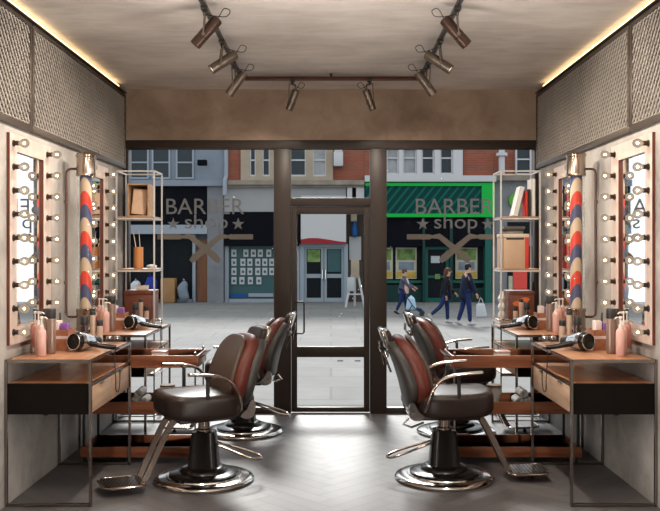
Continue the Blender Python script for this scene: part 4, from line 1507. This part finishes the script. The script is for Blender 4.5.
# 1 blue-grey building with a black fascia
b1 = building('shop_building', 'blue-grey rendered building with black fascia and cluttered shop window', 127, 224)
part('wall', M['render_blue'], b1, [(127, TOP, 224.5, 186)], 0.02, 3.0)
part('wall', M['render_grey'], b1, [(127, 186, 224.5, 302.4)], 0.5, 3.0)
for r_ in ((130, 146, 149, 179), (152, 146, 170.5, 179), (176, 146, 194, 179)):
    sash(b1, r_, M['sash_blue'], M['pane'], 1)
part('cornice', M['render_blue'], b1, [(127, 180.5, 224.5, 186.5)], -0.35, 0.1)
part('fascia', M['fascia_black'], b1, [(127, 186.5, 208, 225)], -0.15, 0.5)
part('shutter_box', M['sash_blue'], b1, [(127, 225, 208, 234)], -0.25, 0.5)
part('pier', M['pier'], b1, [(208, 186.5, 224, 302.4)], -0.2, 0.5)
part('shop_window', M['shop_dark'], b1, [(129, 234, 193, 300)], 0.3, 0.4)
part('window_frame', M['sash_blue'], b1, [(127, 234, 129, 302.4), (192, 234, 195, 302.4), (129, 299.5, 193, 302.4), (160.5, 234, 162, 300)], 0.1, 0.4)
part('door', M['door_orange'], b1, [(195.5, 240, 207.5, 302.2)], 0.35, 0.5)
t = MB()
t.box(fx(200), FD - 0.75, fz(167), fx(209), FD - 0.45, fz(161.5), 0.03)
t.box(fx(204), FD - 0.5, fz(164), fx(205.5), FD + 0.05, fz(162.5))
t.build('floodlight', M['fascia_black'], b1, world=True)
# 2 red brick building with stone windows
b2 = building('shop_building', 'red brick building with cream stone windows above grey double doors', 225, 371)
part('wall', M['brick'], b2, [(224.6, TOP, 364, 184)], 0.05, 3.0)
part('wall', M['wall_brown'], b2, [(224.6, 184, 364, 302.4)], 0.5, 3.0)
part('stone_surround', M['stone'], b2, [(241, TOP, 250, 176.5), (256, TOP, 262.5, 176.5), (270, TOP, 289.5, 176.5), (306, TOP, 313, 176.5), (326, TOP, 333, 176.5), (241, 176.5, 333, 181)], -0.12, 0.1)
for r_ in ((249.5, 144, 256.5, 176.5), (262, 144, 270.5, 176.5), (289, 144, 306.5, 176.5), (312.5, 144, 326.5, 176.5)):
    sash(b2, r_, M['sash_white'], M['pane'] if r_[0] < 300 else M['pane_pale'], 1)
part('cornice', M['cornice'], b2, [(224.6, 181, 364, 185.5)], -0.45, 0.1)
part('cornice', M['cornice'], b2, [(224.6, 185.5, 364, 188)], -0.3, 0.1)
part('fascia', M['fascia_grey'], b2, [(224.6, 188, 346, 212)], -0.15, 0.5)
part('fascia', M['fascia_black'], b2, [(224.7, 212, 299.5, 246)], -0.2, 0.5)
part('pier', M['sash_white'], b2, [(347, 183, 352, 200), (356, 183, 364, 200)], -0.25, 0.5)
part('display_glass', M['teal_glass'], b2, [(228, 246, 296, 300)], 0.25, 0.35)
part('window_frame', M['sash_blue'], b2, [(224.7, 246, 228.5, 302.4), (228, 299, 297, 302.4), (296, 246, 300, 302.4)], 0.0, 0.4)
# white sign with a crimson swoosh over the double doors
part('sign_board', M['sign_white'], b2, [(301, 196, 346, 244)], -0.22, 0.4)
b = MB()
pts = [(301, 243.8), (346, 243.8), (346, 242.2), (338, 241.3), (328, 239.6), (318, 238.2), (309, 238.2), (301, 239.6)]
b.prism([(fx(p), fz(q)) for p, q in pts], lambda u, v, tt: (u, tt, v), FD - 0.26, FD - 0.215)
b.build('swoosh', M['sign_red'], b2, world=True)
part('door_frame', M['door_blue'], b2, [(299.5, 244, 304, 302.4), (344, 244, 348, 302.4), (304, 244, 344, 247)], 0.0, 0.5)
for (a, c) in ((304, 323.6), (324.2, 344)):
    d = MB()
    for (q0, q1, q2, q3) in ((a, 247, a + 2.6, 302), (c - 2.6, 247, c, 302), (a + 2.6, 247, c - 2.6, 249), (a + 2.6, 274, c - 2.6, 278), (a + 2.6, 298, c - 2.6, 302)):
        d.box(fx(q0), FD + 0.1, fz(q3), fx(q2), FD + 0.18, fz(q1))
    dd = d.build('door', M['door_blue'], b2, world=True)
    part('door_glass', M['shop_dark'], dd, [(a + 2.6, 249, c - 2.6, 274), (a + 2.6, 278, c - 2.6, 298)], 0.13, 0.16)
    part('poster', M['poster_green'] if a < 310 else M['teal_glass'], dd, [(a + 3.4, 249.5, c - 3.4, 262 if a < 310 else 272)], 0.11, 0.128)
    hx = fx(c - 1.3 if a < 310 else a + 1.3)
    MB().tube([(hx, FD + 0.1, fz(270)), (hx, FD + 0.02, fz(270)), (hx, FD + 0.02, fz(279)), (hx, FD + 0.1, fz(279))], 0.03, 8).build('handle', M['silver'], dd, world=True)
part('notice_board', M['sign_white'], b2, [(349.5, 236.5, 361.5, 260)], 0.38, 0.5)
t = MB()
t.lathe([(0.04, -0.34), (0.13, -0.28), (0.15, 0.0), (0.09, 0.15), (0.06, 0.32), (0.02, 0.35)], 16, Matrix.Translation((fx(355), FD + 0.2, fz(229))))
t.build('wall_lamp', M['blue_lamp'], b2, world=True)
part('meter_box', M['stone'], b2, [(351, 212, 357, 221)], 0.2, 0.5)
part('alarm_box', M['sash_white'], b2, [(333.5, 153, 343, 167)], -0.45, 0.1, 0.03)
b = MB()
b.prism([(fx(333.5), fz(153)), (fx(338.2), fz(147)), (fx(343), fz(153))], lambda u, v, tt: (u, tt, v), FD - 0.45, FD + 0.1)
b.build('alarm_box_roof', M['sash_white'], b2, world=True)

t = MB()
t.tube([(fx(226.5), FD - 0.12, fz(TOP)), (fx(226.5), FD - 0.12, fz(176)), (fx(226.5), FD - 0.55, fz(182)), (fx(226.5), FD - 0.55, fz(196))], 0.09, 10)
t.build('drainpipe', M['sash_blue'], b2, world=True)

# display of cards hanging in the window
t = thing('card_display', 'rows of white cards hanging in the teal shop window', 'display', (fx(251), FD + 0.2, fz(299)))
for r_, row in enumerate(((231, 243, 250.5, 257.5, 266), (231, 240, 247, 255, 262, 269), (231, 240, 247, 255, 262, 269), (231, 239, 247.5, 256))):
    for c_ in row:
        z0, z1 = 249.5 + r_ * 9.2, 256.8 + r_ * 9.2
        c = part('card', M['display_card'], t, [(c_, z0, c_ + 5, z1)], 0.16, 0.18)
        part('print', M['card_print'], c, [(c_ + 1.4, z0 + 2.6, c_ + 3.8, z0 + 5.2)], 0.15, 0.159)
part('blue_strip', M['blue_lamp'], t, [(229.5, 294, 246, 298)], 0.16, 0.18)
part('blue_strip', M['sash_blue'], t, [(248, 293.5, 273, 297)], 0.16, 0.18)

# 3 white and brick building with the green shop sign
b3 = building('shop_building', 'brick building with white windows over a green signed shop', 371, 494)
part('wall', M['brick'], b3, [(364.2, TOP, 494, 178)], 0.05, 3.0)
part('wall', M['teal_dark'], b3, [(364.2, 178, 494, 302.4)], 0.6, 3.0)
part('window_bay', M['sash_white'], b3, [(377, TOP, 462, 149), (377, 174.5, 462, 177.5), (377, 149, 386, 174.5), (398.5, 149, 402.5, 174.5), (416.5, 149, 421, 174.5), (434, 149, 439.5, 174.5), (452.5, 149, 462, 174.5)], -0.2, 0.2)
for i, r_ in enumerate(((386, 142, 398.6, 174.6), (402.4, 142, 416.6, 174.6), (420.9, 142, 434.1, 174.6), (439.4, 142, 452.6, 174.6))):
    sash(b3, r_, M['sash_white'], M['pane_pale'] if i < 2 else M['pane'], 1, -0.1)
part('cornice', M['sash_white'], b3, [(364.4, 176.5, 494, 182.5)], -0.5, 0.6)
part('sign_frame', M['green'], b3, [(365, 183.5, 480, 186.8), (365, 214, 480, 217.5), (480, 183.5, 493, 217.5)], -0.42, 0.6)
part('sign_panel', M['green_stripes'], b3, [(365, 186.8, 480, 214)], -0.36, 0.6)
part('fascia', M['fascia_black'], b3, [(371, 217.5, 494, 246.5)], -0.2, 0.6)
part('pilaster', M['teal'], b3, [(484, 217.5, 490.5, 302.4), (371, 217.5, 379, 302.4)], -0.28, 0.6)
part('pilaster', M['teal_dark'], b3, [(449, 217.5, 452, 302.4), (422, 217.5, 424.5, 302.4)], -0.26, 0.6)
part('stall_riser', M['teal_dark'], b3, [(379, 285, 422, 302.4), (452, 288, 484, 302.4)], 0.1, 0.6)
part('rail', M['teal'], b3, [(379, 280.5, 422, 283), (452, 280.5, 484, 283)], 0.0, 0.6)
part('shop_glass', M['shop_dark'], b3, [(379, 246.5, 422, 281), (452, 246.5, 484, 281)], 0.2, 0.3)
d = part('door', M['teal'], b3, [(424.5, 246, 428, 302.2), (446, 246, 449, 302.2), (428, 246, 446, 249.5), (428, 275.5, 446, 278), (428, 298, 446, 302.2)], 0.0, 0.12)
part('door_glass', M['shop_dark'], d, [(428, 249.5, 446, 275.5), (428, 278, 446, 298)], 0.05, 0.08)
part('notice', M['display_card'], d, [(431, 256, 440, 263)], 0.03, 0.049)
part('notice', M['poster_green'], d, [(435, 274, 440, 279)], -0.02, 0.0)
for (a, c) in ((380, 393), (396, 417), (456, 478)):
    p_ = part('poster', M['poster_cream'], b3, [(a, 247.5, c, 279)], 0.15, 0.19)
    part('picture', M['poster_green'], p_, [(a + 1.5, 249, c - 1.5, 260)], 0.13, 0.149)
    part('picture', M['bag_cloth'], p_, [(a + 3, 262, c - 3, 270)], 0.13, 0.149)
    part('picture', M['poster_yellow'], p_, [(a + 0.8, 272, c - 0.8, 277.5)], 0.13, 0.149)
# 4 grey end building with the round green sign
b4 = building('shop_building', 'narrow grey end building with a round lime green sign', 494, 535)
part('wall', M['brick'], b4, [(494.2, TOP, 535, 178)], 0.05, 3.0)
part('wall', M['render_grey'], b4, [(494.2, 178, 535, 302.4)], 0.1, 3.0)
sash(b4, (515, 144, 531, 175), M['sash_white'], M['pane'], 1, -0.1)
part('cornice', M['cornice'], b4, [(494.2, 176, 535, 181)], -0.3, 0.2)
b = MB()
b.cyl((fx(517), FD - 0.05, fz(200.5)), (fx(517), FD + 0.12, fz(200.5)), 8.2 * FD / F_PX, n=36)
b.build('round_sign', M['lime'], b4, world=True)
b = MB()
pts = [(fx(517) + 3.6 * FD / F_PX * math.cos(a), FD - 0.06, fz(200.5) + 3.6 * FD / F_PX * math.sin(a)) for a in [2 * PI * i / 24 for i in range(24)]]
b.tube(pts, 0.05, 8, closed=True)
b.build('ring_mark', M['display_card'], b4, world=True)
part('shutter', M['shop_dark'], b4, [(508, 222, 533, 236)], 0.0, 0.12)
part('shop_window', M['shop_dark'], b4, [(508, 246, 534, 296)], 0.02, 0.12)
part('poster', M['red'], b4, [(513, 266, 527, 289)], -0.02, 0.018)
part('poster', M['poster_cream'], b4, [(508.5, 276, 512.5, 290)], -0.02, 0.018)

t = MB()
t.cyl((fx(500), FD - 0.35, fz(176)), (fx(500), FD - 0.35, fz(150)), 0.13, n=12)
t.cyl((fx(500), FD - 0.35, fz(157)), (fx(500), FD - 0.35, fz(154)), 0.24, n=12)
t.build('vent_pipe', M['sash_white'], b4, world=True)

# clutter in and before the shops
b = MB()
b.box(fx(163), FD - 0.55, fz(301.5) - 0.02, fx(177), FD - 0.0, fz(278), 0.02)
o = b.build('cardboard_box', M['cardboard'])
tag(o, 'brown cardboard box outside the cluttered black fascia shop', 'box')


def sack(px, pyb, w, h, m, label, y=-0.35):
    b = MB()
    b.pad(w / 2, 0.22, h, 2.4, 24, h * 0.35, 0.06, lambda v: (v.x * (1 - 0.35 * v.z / h) + 0.05 * math.sin(9 * v.z + 4 * v.y), v.y + 0.03 * math.sin(11 * v.x), v.z))
    o = b.build('sack', m)
    o.location = (fx(px), FD + y, STREET + 0.003)
    tag(o, label, 'bag', 'sacks before the black fascia shop')


sack(152.5, 300, 0.70, 1.15, M['blue_cloth'], 'royal blue sack before the black fascia shop')
sack(184.5, 300, 0.50, 0.95, M['bag_cloth'], 'grey-blue sack at the right of the cardboard box')
sack(137, 300, 0.62, 0.95, M['bag_white'], 'pale sack at the left of the royal blue sack')
# easel by the doors
ex, ed = 355.0, 32.0
t = thing('easel', 'white folding easel holding boards on the pavement by the grey doors', 'easel', (wx(355, ed), ed, STREET))
e = MB()
tp = (0, 0, 1.55)
for q in ((-0.36, -0.2, 0), (0.36, -0.2, 0), (0.0, 0.45, 0)):
    e.tube([q, (q[0] * 0.15, q[1] * 0.2, 1.55)], 0.045, 8)
e.tube([(-0.27, -0.16, 0.5), (0.27, -0.16, 0.5)], 0.03, 8)
e.build('tripod', M['sash_white'], t)
MB().box(-0.16, -0.14, 1.1, 0.16, -0.09, 1.85, 0.01).build('board', M['stone'], t)
MB().box(-0.30, -0.20, 0.62, -0.02, -0.15, 1.15, 0.01).build('board', M['display_card'], t)
for i, px in enumerate((340.2, 357.5)):
    d = 12.6
    o = MB().box(-0.055, -0.05, 0, 0.055, 0.05, 0.012, 0.002).build('drain_cover', M['shop_dark'])
    o.location = (wx(px, d) + 0.0, EYE and 2.155 * F_PX / (361.0 - CY), STREET + 0.001)
    o.location.x = wx(px, o.location.y)
    tag(o, ['small dark drain cover in the paving seen through the door glass, left one', 'small dark drain cover in the paving seen through the door glass, right one'][i], 'drain cover', 'drain covers in the paving')


# ------------------------------------------------------------------ people
def skin_mesh(name, verts, edges, radii, m, parent, sub=2, root=0):
    me = bpy.data.meshes.new(name)
    me.from_pydata(verts, edges, [])
    o = bpy.data.objects.new(name, me)
    COL.objects.link(o)
    sk = o.modifiers.new('skin', 'SKIN')
    sk.use_smooth_shade = True
    if not me.skin_vertices:
        me.skin_vertices.new()
    for i, r in enumerate(radii):
        me.skin_vertices[0].data[i].radius = r if isinstance(r, tuple) else (r, r)
        me.skin_vertices[0].data[i].use_root = (i == root)
    o.modifiers.new('sub', 'SUBSURF').levels = sub
    o.modifiers['sub'].render_levels = sub
    dg = bpy.context.evaluated_depsgraph_get()
    me2 = bpy.data.meshes.new_from_object(o.evaluated_get(dg))
    bpy.data.objects.remove(o)
    me2.name = name
    me2.materials.clear()
    me2.materials.append(m)
    for p in me2.polygons:
        p.use_smooth = True
    ob = bpy.data.objects.new(name, me2)
    COL.objects.link(ob)
    ob.parent = parent
    WM[ob.name] = WM[parent.name]
    return ob


def person(x, y, rotz, H, label, coat, trousers, shoes, hair, la, ra, ll, rl, long_hair=False, coat_len=0.0, arm_l=0.25, arm_r=-0.2, lean=0.03):
    """faces +x in its own frame. ll, rl: (thigh angle, shin angle) of each leg, la, ra elbows' bend; angles swing forward when positive"""
    t = thing('person', label, 'person', (x, y, STREET), rotz)
    k = H / 1.72
    def V(a, b, c): return Vector((a * k, b * k, c * k))
    thigh, shin = 0.42, 0.41

    def leg(sd, th, sh):
        hip = Vector((0, sd * 0.09, 0.90))
        kn = hip + Vector((math.sin(th), 0, -math.cos(th))) * thigh
        an = kn + Vector((math.sin(sh), 0, -math.cos(sh))) * shin
        return hip, kn, an
    L = leg(1, *ll)
    R = leg(-1, *rl)
    low = min(L[2].z, R[2].z) - 0.075
    dz = Vector((0, 0, -low))
    L = [p + dz for p in L]
    R = [p + dz for p in R]
    pel = Vector((0, 0, 0.95)) + dz
    wa = Vector((lean * 0.5, 0, 1.10)) + dz
    ch = Vector((lean, 0, 1.30)) + dz
    nk = Vector((lean + 0.01, 0, 1.45)) + dz
    hd = Vector((lean + 0.04, 0, 1.56)) + dz
    ht = Vector((lean + 0.04, 0, 1.655)) + dz

    def arm(sd, sw, bend):
        s0 = Vector((lean, sd * 0.18, 1.39)) + dz
        el = s0 + Vector((math.sin(sw), sd * 0.10, -math.cos(sw))) * 0.29
        wr = el + Vector((math.sin(sw + bend), 0, -math.cos(sw + bend))) * 0.25
        ha = wr + Vector((math.sin(sw + bend), 0, -math.cos(sw + bend))) * 0.09
        return [s0, el, wr, ha]
    A = arm(1, arm_l, la)
    B = arm(-1, arm_r, ra)
    vs, es, rs = [], [], []

    def add(p, r, par=None):
        vs.append(p * k)
        rs.append(tuple(q * k for q in r) if isinstance(r, tuple) else r * k)
        if par is not None:
            es.append((par, len(vs) - 1))
        return len(vs) - 1
    i0 = add(pel, (0.13, 0.10))
    i1 = add(wa, (0.12, 0.09), i0)
    i2 = add(ch, (0.15, 0.105), i1)
    i3 = add(nk, 0.052, i2)
    i4 = add(hd, (0.072, 0.088), i3)
    add(ht, (0.062, 0.074), i4)
    for lg in (L, R):
        a = add(lg[0], 0.082, i0)
        b = add(lg[1], 0.056, a)
        add(lg[2], 0.038, b)
    for am in (A, B):
        a = add(am[0], 0.056, i2)
        b = add(am[1], 0.042, a)
        c = add(am[2], 0.030, b)
        w = add(am[3], (0.030, 0.018), c)
    body = skin_mesh('body', vs, es, rs, M['skin'], t)
    # fingers, nose and ears close the silhouette of hands and head
    fx_ = MB()
    for am, sd in ((A, 1), (B, -1)):
        dirv = (am[3] - am[2]).normalized()
        for q in range(4):
            off = Vector((dirv.z * -1, 0, dirv.x)) * (q - 1.5) * 0.017
            ln = (0.062, 0.072, 0.068, 0.052)[q]
            p0 = am[3] + off * 0.9
            fx_.tube([p0 * k, (p0 + dirv * ln * 0.55) * k, (p0 + dirv * ln + Vector((0, -sd * 0.016, 0))) * k], [0.0085 * k, 0.008 * k, 0.0065 * k], 6)
        p0 = am[2] + dirv * 0.03
        side = Vector((-dirv.z, 0, dirv.x))
        fx_.tube([p0 * k, (p0 + side * 0.035 + dirv * 0.025) * k, (p0 + side * 0.042 + dirv * 0.06) * k], [0.011 * k, 0.009 * k, 0.007 * k], 6)
    fx_.build('fingers', M['skin'], t)
    hm = hd + Vector((0, 0, 0.03))
    f = MB()
    f.ball((hm + Vector((0.094, 0, -0.005))) * k, 0.016 * k, 8, (1.0, 0.8, 1.4))
    for sd in (-1, 1):
        f.ball((hm + Vector((0.0, sd * 0.078, 0.0))) * k, 0.02 * k, 8, (0.7, 0.4, 1.3))
    f.build('nose_and_ears', M['skin'], t)
    f = MB()
    for sd in (-1, 1):
        f.ball((hm + Vector((0.082, sd * 0.03, 0.02))) * k, 0.009 * k, 8)
    f.tube([(hm + Vector((0.084, -0.022, -0.048))) * k, (hm + Vector((0.089, 0, -0.047))) * k, (hm + Vector((0.084, 0.022, -0.048))) * k], 0.005 * k, 6)
    f.build('eyes_and_mouth', M['hair_dark'], t)
    h = MB()
    h.ball((hm + Vector((-0.012, 0, 0.045))) * k, 0.098 * k, 16, (1.0, 0.88, 0.85))
    h.ball((hm + Vector((-0.04, 0, 0.0))) * k, 0.082 * k, 14, (0.75, 0.95, 1.0))
    if long_hair:
        h.tube([(hm + Vector((-0.03, 0, 0.06))) * k, (hm + Vector((-0.065, 0, -0.04))) * k, (hm + Vector((-0.085, 0, -0.18))) * k], [0.085 * k, 0.085 * k, 0.05 * k], 12)
    h.build('hair', hair, t)
    # clothes
    vs, es, rs = [], [], []
    j00 = add(pel + Vector((0, 0, -0.06 - coat_len)), (0.215, 0.165))
    j0 = add(pel + Vector((0, 0, 0.0 - coat_len * 0.6)), (0.205, 0.16), j00)
    j1 = add(wa, (0.185, 0.145), j0)
    j2 = add(ch, (0.195, 0.155), j1)
    add(nk + Vector((0, 0, -0.02)), 0.075, j2)
    for am in (A, B):
        a = add(am[0], 0.084, j2)
        b = add(am[1], 0.068, a)
        add(am[2] + (am[2] - am[1]) * 0.05, 0.056, b)
    skin_mesh('jacket', vs, es, rs, coat, t)
    vs, es, rs = [], [], []
    j0 = add(pel + Vector((0, 0, 0.02)), (0.145, 0.115))
    for lg in (L, R):
        a = add(lg[0], 0.098, j0)
        b = add(lg[1], 0.072, a)
        add(lg[2] + (lg[1] - lg[2]) * 0.05, 0.056, b)
    skin_mesh('trousers', vs, es, rs, trousers, t)
    for lg in (L, R):
        d = (lg[2] - lg[1]).normalized()
        fwd = Vector((-d.z, 0, d.x))
        s_ = MB()
        c = lg[2] + d * 0.035
        s_.tube([(c - fwd * 0.07) * k, (c + fwd * 0.0) * k, (c + fwd * 0.09 + d * 0.012) * k, (c + fwd * 0.17 + d * 0.018) * k], [0.034 * k, 0.043 * k, 0.036 * k, 0.022 * k], 10)
        s_.build('shoe', shoes, t)
    return t, [p * k for p in B], [p * k for p in A]


yB = 2.155 * F_PX / (323.0 - CY)
tB, _, _ = person(wx(446, yB), yB, math.radians(-6), 1.66, 'person with dark red hair in black jacket and blue jeans walking past green shop', M['coat_black'], M['jeans'], M['shoe_grey'], M['hair_brown'],
                  0.5, 0.3, (0.10, 0.02), (-0.42, -0.85), True, 0.17)
yC = 2.155 * F_PX / (325.0 - CY)
tC, armC, _ = person(wx(466, yC), yC, math.radians(8), 1.80, 'person in navy coat and jeans carrying a white bag, walking by green shop', M['coat_navy'], M['jeans'], M['shoe_grey'], M['hair_dark'],
                     0.3, 0.1, (-0.18, -0.32), (0.16, 0.05), False, 0.22, -0.15, 0.32)
yA = 2.155 * F_PX / (314.0 - CY)
tA, _, _ = person(wx(403, yA), yA, math.radians(-10), 1.56, 'person in slate coat walking beside a stroller outside the green shop', M['coat_grey'], M['jeans'], M['shoe_dark'], M['hair_brown'],
                  0.6, 0.5, (0.22, 0.10), (-0.20, -0.42), False, 0.15, 0.5, 0.45)
# pink scarf and bag on that person
b = MB()
b.tube(smooth_path([(0.09, -0.10, 1.33), (0.15, -0.13, 1.20), (0.16, -0.16, 1.0), (0.13, -0.17, 0.80)], 5), [0.09] * 16, 10)
o = b.build('scarf', M['pink'], tA)
o.scale = (0.9, 0.9, 0.9)
# white carrier bag held by the navy coat person
hand = armC[3]
ct, sn = math.cos(math.radians(8)), math.sin(math.radians(8))
hx_, hy_, hz_ = wx(466, yC) + ct * hand.x - sn * hand.y, yC + sn * hand.x + ct * hand.y, STREET + hand.z
t = thing('carrier_bag', 'white carrier bag hanging from the hand of the navy coated person', 'bag', (hx_ + 0.10, hy_ - 0.06, hz_ - 0.60))
b = MB()
b.pad(0.17, 0.09, 0.40, 2.6, 24, 0.06, 0.0, lambda v: (v.x * (1 - 0.30 * v.z / 0.4) + 0.02 * math.sin(14 * v.z), v.y * (1 - 0.5 * v.z / 0.4) + 0.012 * math.sin(17 * v.x), v.z))
b.build('body', M['bag_white'], t)
b = MB()
b.tube([(-0.08, 0, 0.38), (-0.05, 0, 0.50), (-0.02, 0, 0.575), (0.03, 0, 0.50), (0.07, 0, 0.38)], 0.012, 8)
b.build('handle', M['bag_white'], t)
# stroller with a pale blue cover
yS = 2.155 * F_PX / (314.5 - CY)
t = thing('stroller', 'pale blue covered stroller on the pavement outside the green shop', 'stroller', (wx(412.5, yS), yS - 0.55, STREET), math.radians(-8))
b = MB()
b.pad(0.20, 0.20, 0.46, 2.6, 28, 0.1, 0.05, lambda v: (v.x * (1 - 0.5 * v.z / 0.5) - 0.10, v.y, v.z + 0.17))
b.build('cover', M['pale_blue'], t)
b = MB()
b.tube(smooth_path([(-0.34, 0.2, 0.86), (-0.22, 0.2, 0.62), (0.02, 0.2, 0.28), (0.26, 0.2, 0.09)], 4), 0.014, 8)
b.tube(smooth_path([(-0.34, -0.2, 0.86), (-0.22, -0.2, 0.62), (0.02, -0.2, 0.28), (0.26, -0.2, 0.09)], 4), 0.014, 8)
b.tube([(-0.34, -0.2, 0.86), (-0.34, 0.2, 0.86)], 0.018, 8)
b.tube([(-0.06, -0.2, 0.36), (-0.22, -0.2, 0.09)], 0.014, 8)
b.tube([(-0.06, 0.2, 0.36), (-0.22, 0.2, 0.09)], 0.014, 8)
b.build('chassis', M['steel_black'], t)
for (x, y) in ((-0.22, -0.22), (-0.22, 0.22), (0.26, -0.22), (0.26, 0.22)):
    b = MB()
    b.cyl((x, y - 0.018, 0.085), (x, y + 0.018, 0.085), 0.085, n=20)
    b.build('wheel', M['rubber'], t)
b = MB()
b.tube([(0.06, -0.06, 0.24), (0.22, -0.07, 0.20), (0.28, -0.07, 0.12)], 0.045, 8)
b.tube([(0.06, 0.06, 0.24), (0.22, 0.07, 0.20), (0.28, 0.07, 0.12)], 0.045, 8)
b.build('seat_foot_muff', M['jeans'], t)

# ------------------------------------------------------------------ daylight, camera
w = bpy.data.worlds.new('sky')
SC.world = w
w.use_nodes = True
bg = w.node_tree.nodes['Background']
bg.inputs['Color'].default_value = (0.90, 0.95, 1.0, 1)
bg.inputs['Strength'].default_value = 1.5

sun = bpy.data.lights.new('sun', 'SUN')
sun.energy = 4.5
sun.angle = math.radians(14)
sun.color = (1.0, 0.97, 0.93)
so = bpy.data.objects.new('sun', sun)
COL.objects.link(so)
so.rotation_euler = Vector((0.05, -1.0, -0.74)).to_track_quat('-Z', 'Y').to_euler()

cam = bpy.data.cameras.new('camera')
cam.sensor_fit = 'HORIZONTAL'
cam.sensor_width = 36
cam.lens = F_PX / 660 * 36
cam.shift_x = -1.0 / 660
cam.shift_y = -4.5 / 660
cam.clip_end = 400
co = bpy.data.objects.new('camera', cam)
COL.objects.link(co)
co.location = (0, 0, EYE)
co.rotation_euler = (PI / 2, 0, 0)
SC.camera = co

vs_ = SC.view_settings
vs_.view_transform = 'Standard'
vs_.look = 'None'
vs_.exposure = 0.0
vs_.gamma = 1.0
vs_.use_curve_mapping = False
try:
    SC.cycles.use_denoising = True
    SC.cycles.max_bounces = 12
    SC.cycles.transparent_max_bounces = 24
    SC.cycles.caustics_reflective = False
    SC.cycles.caustics_refractive = False
    SC.cycles.sample_clamp_indirect = 3.0
except Exception:
    pass
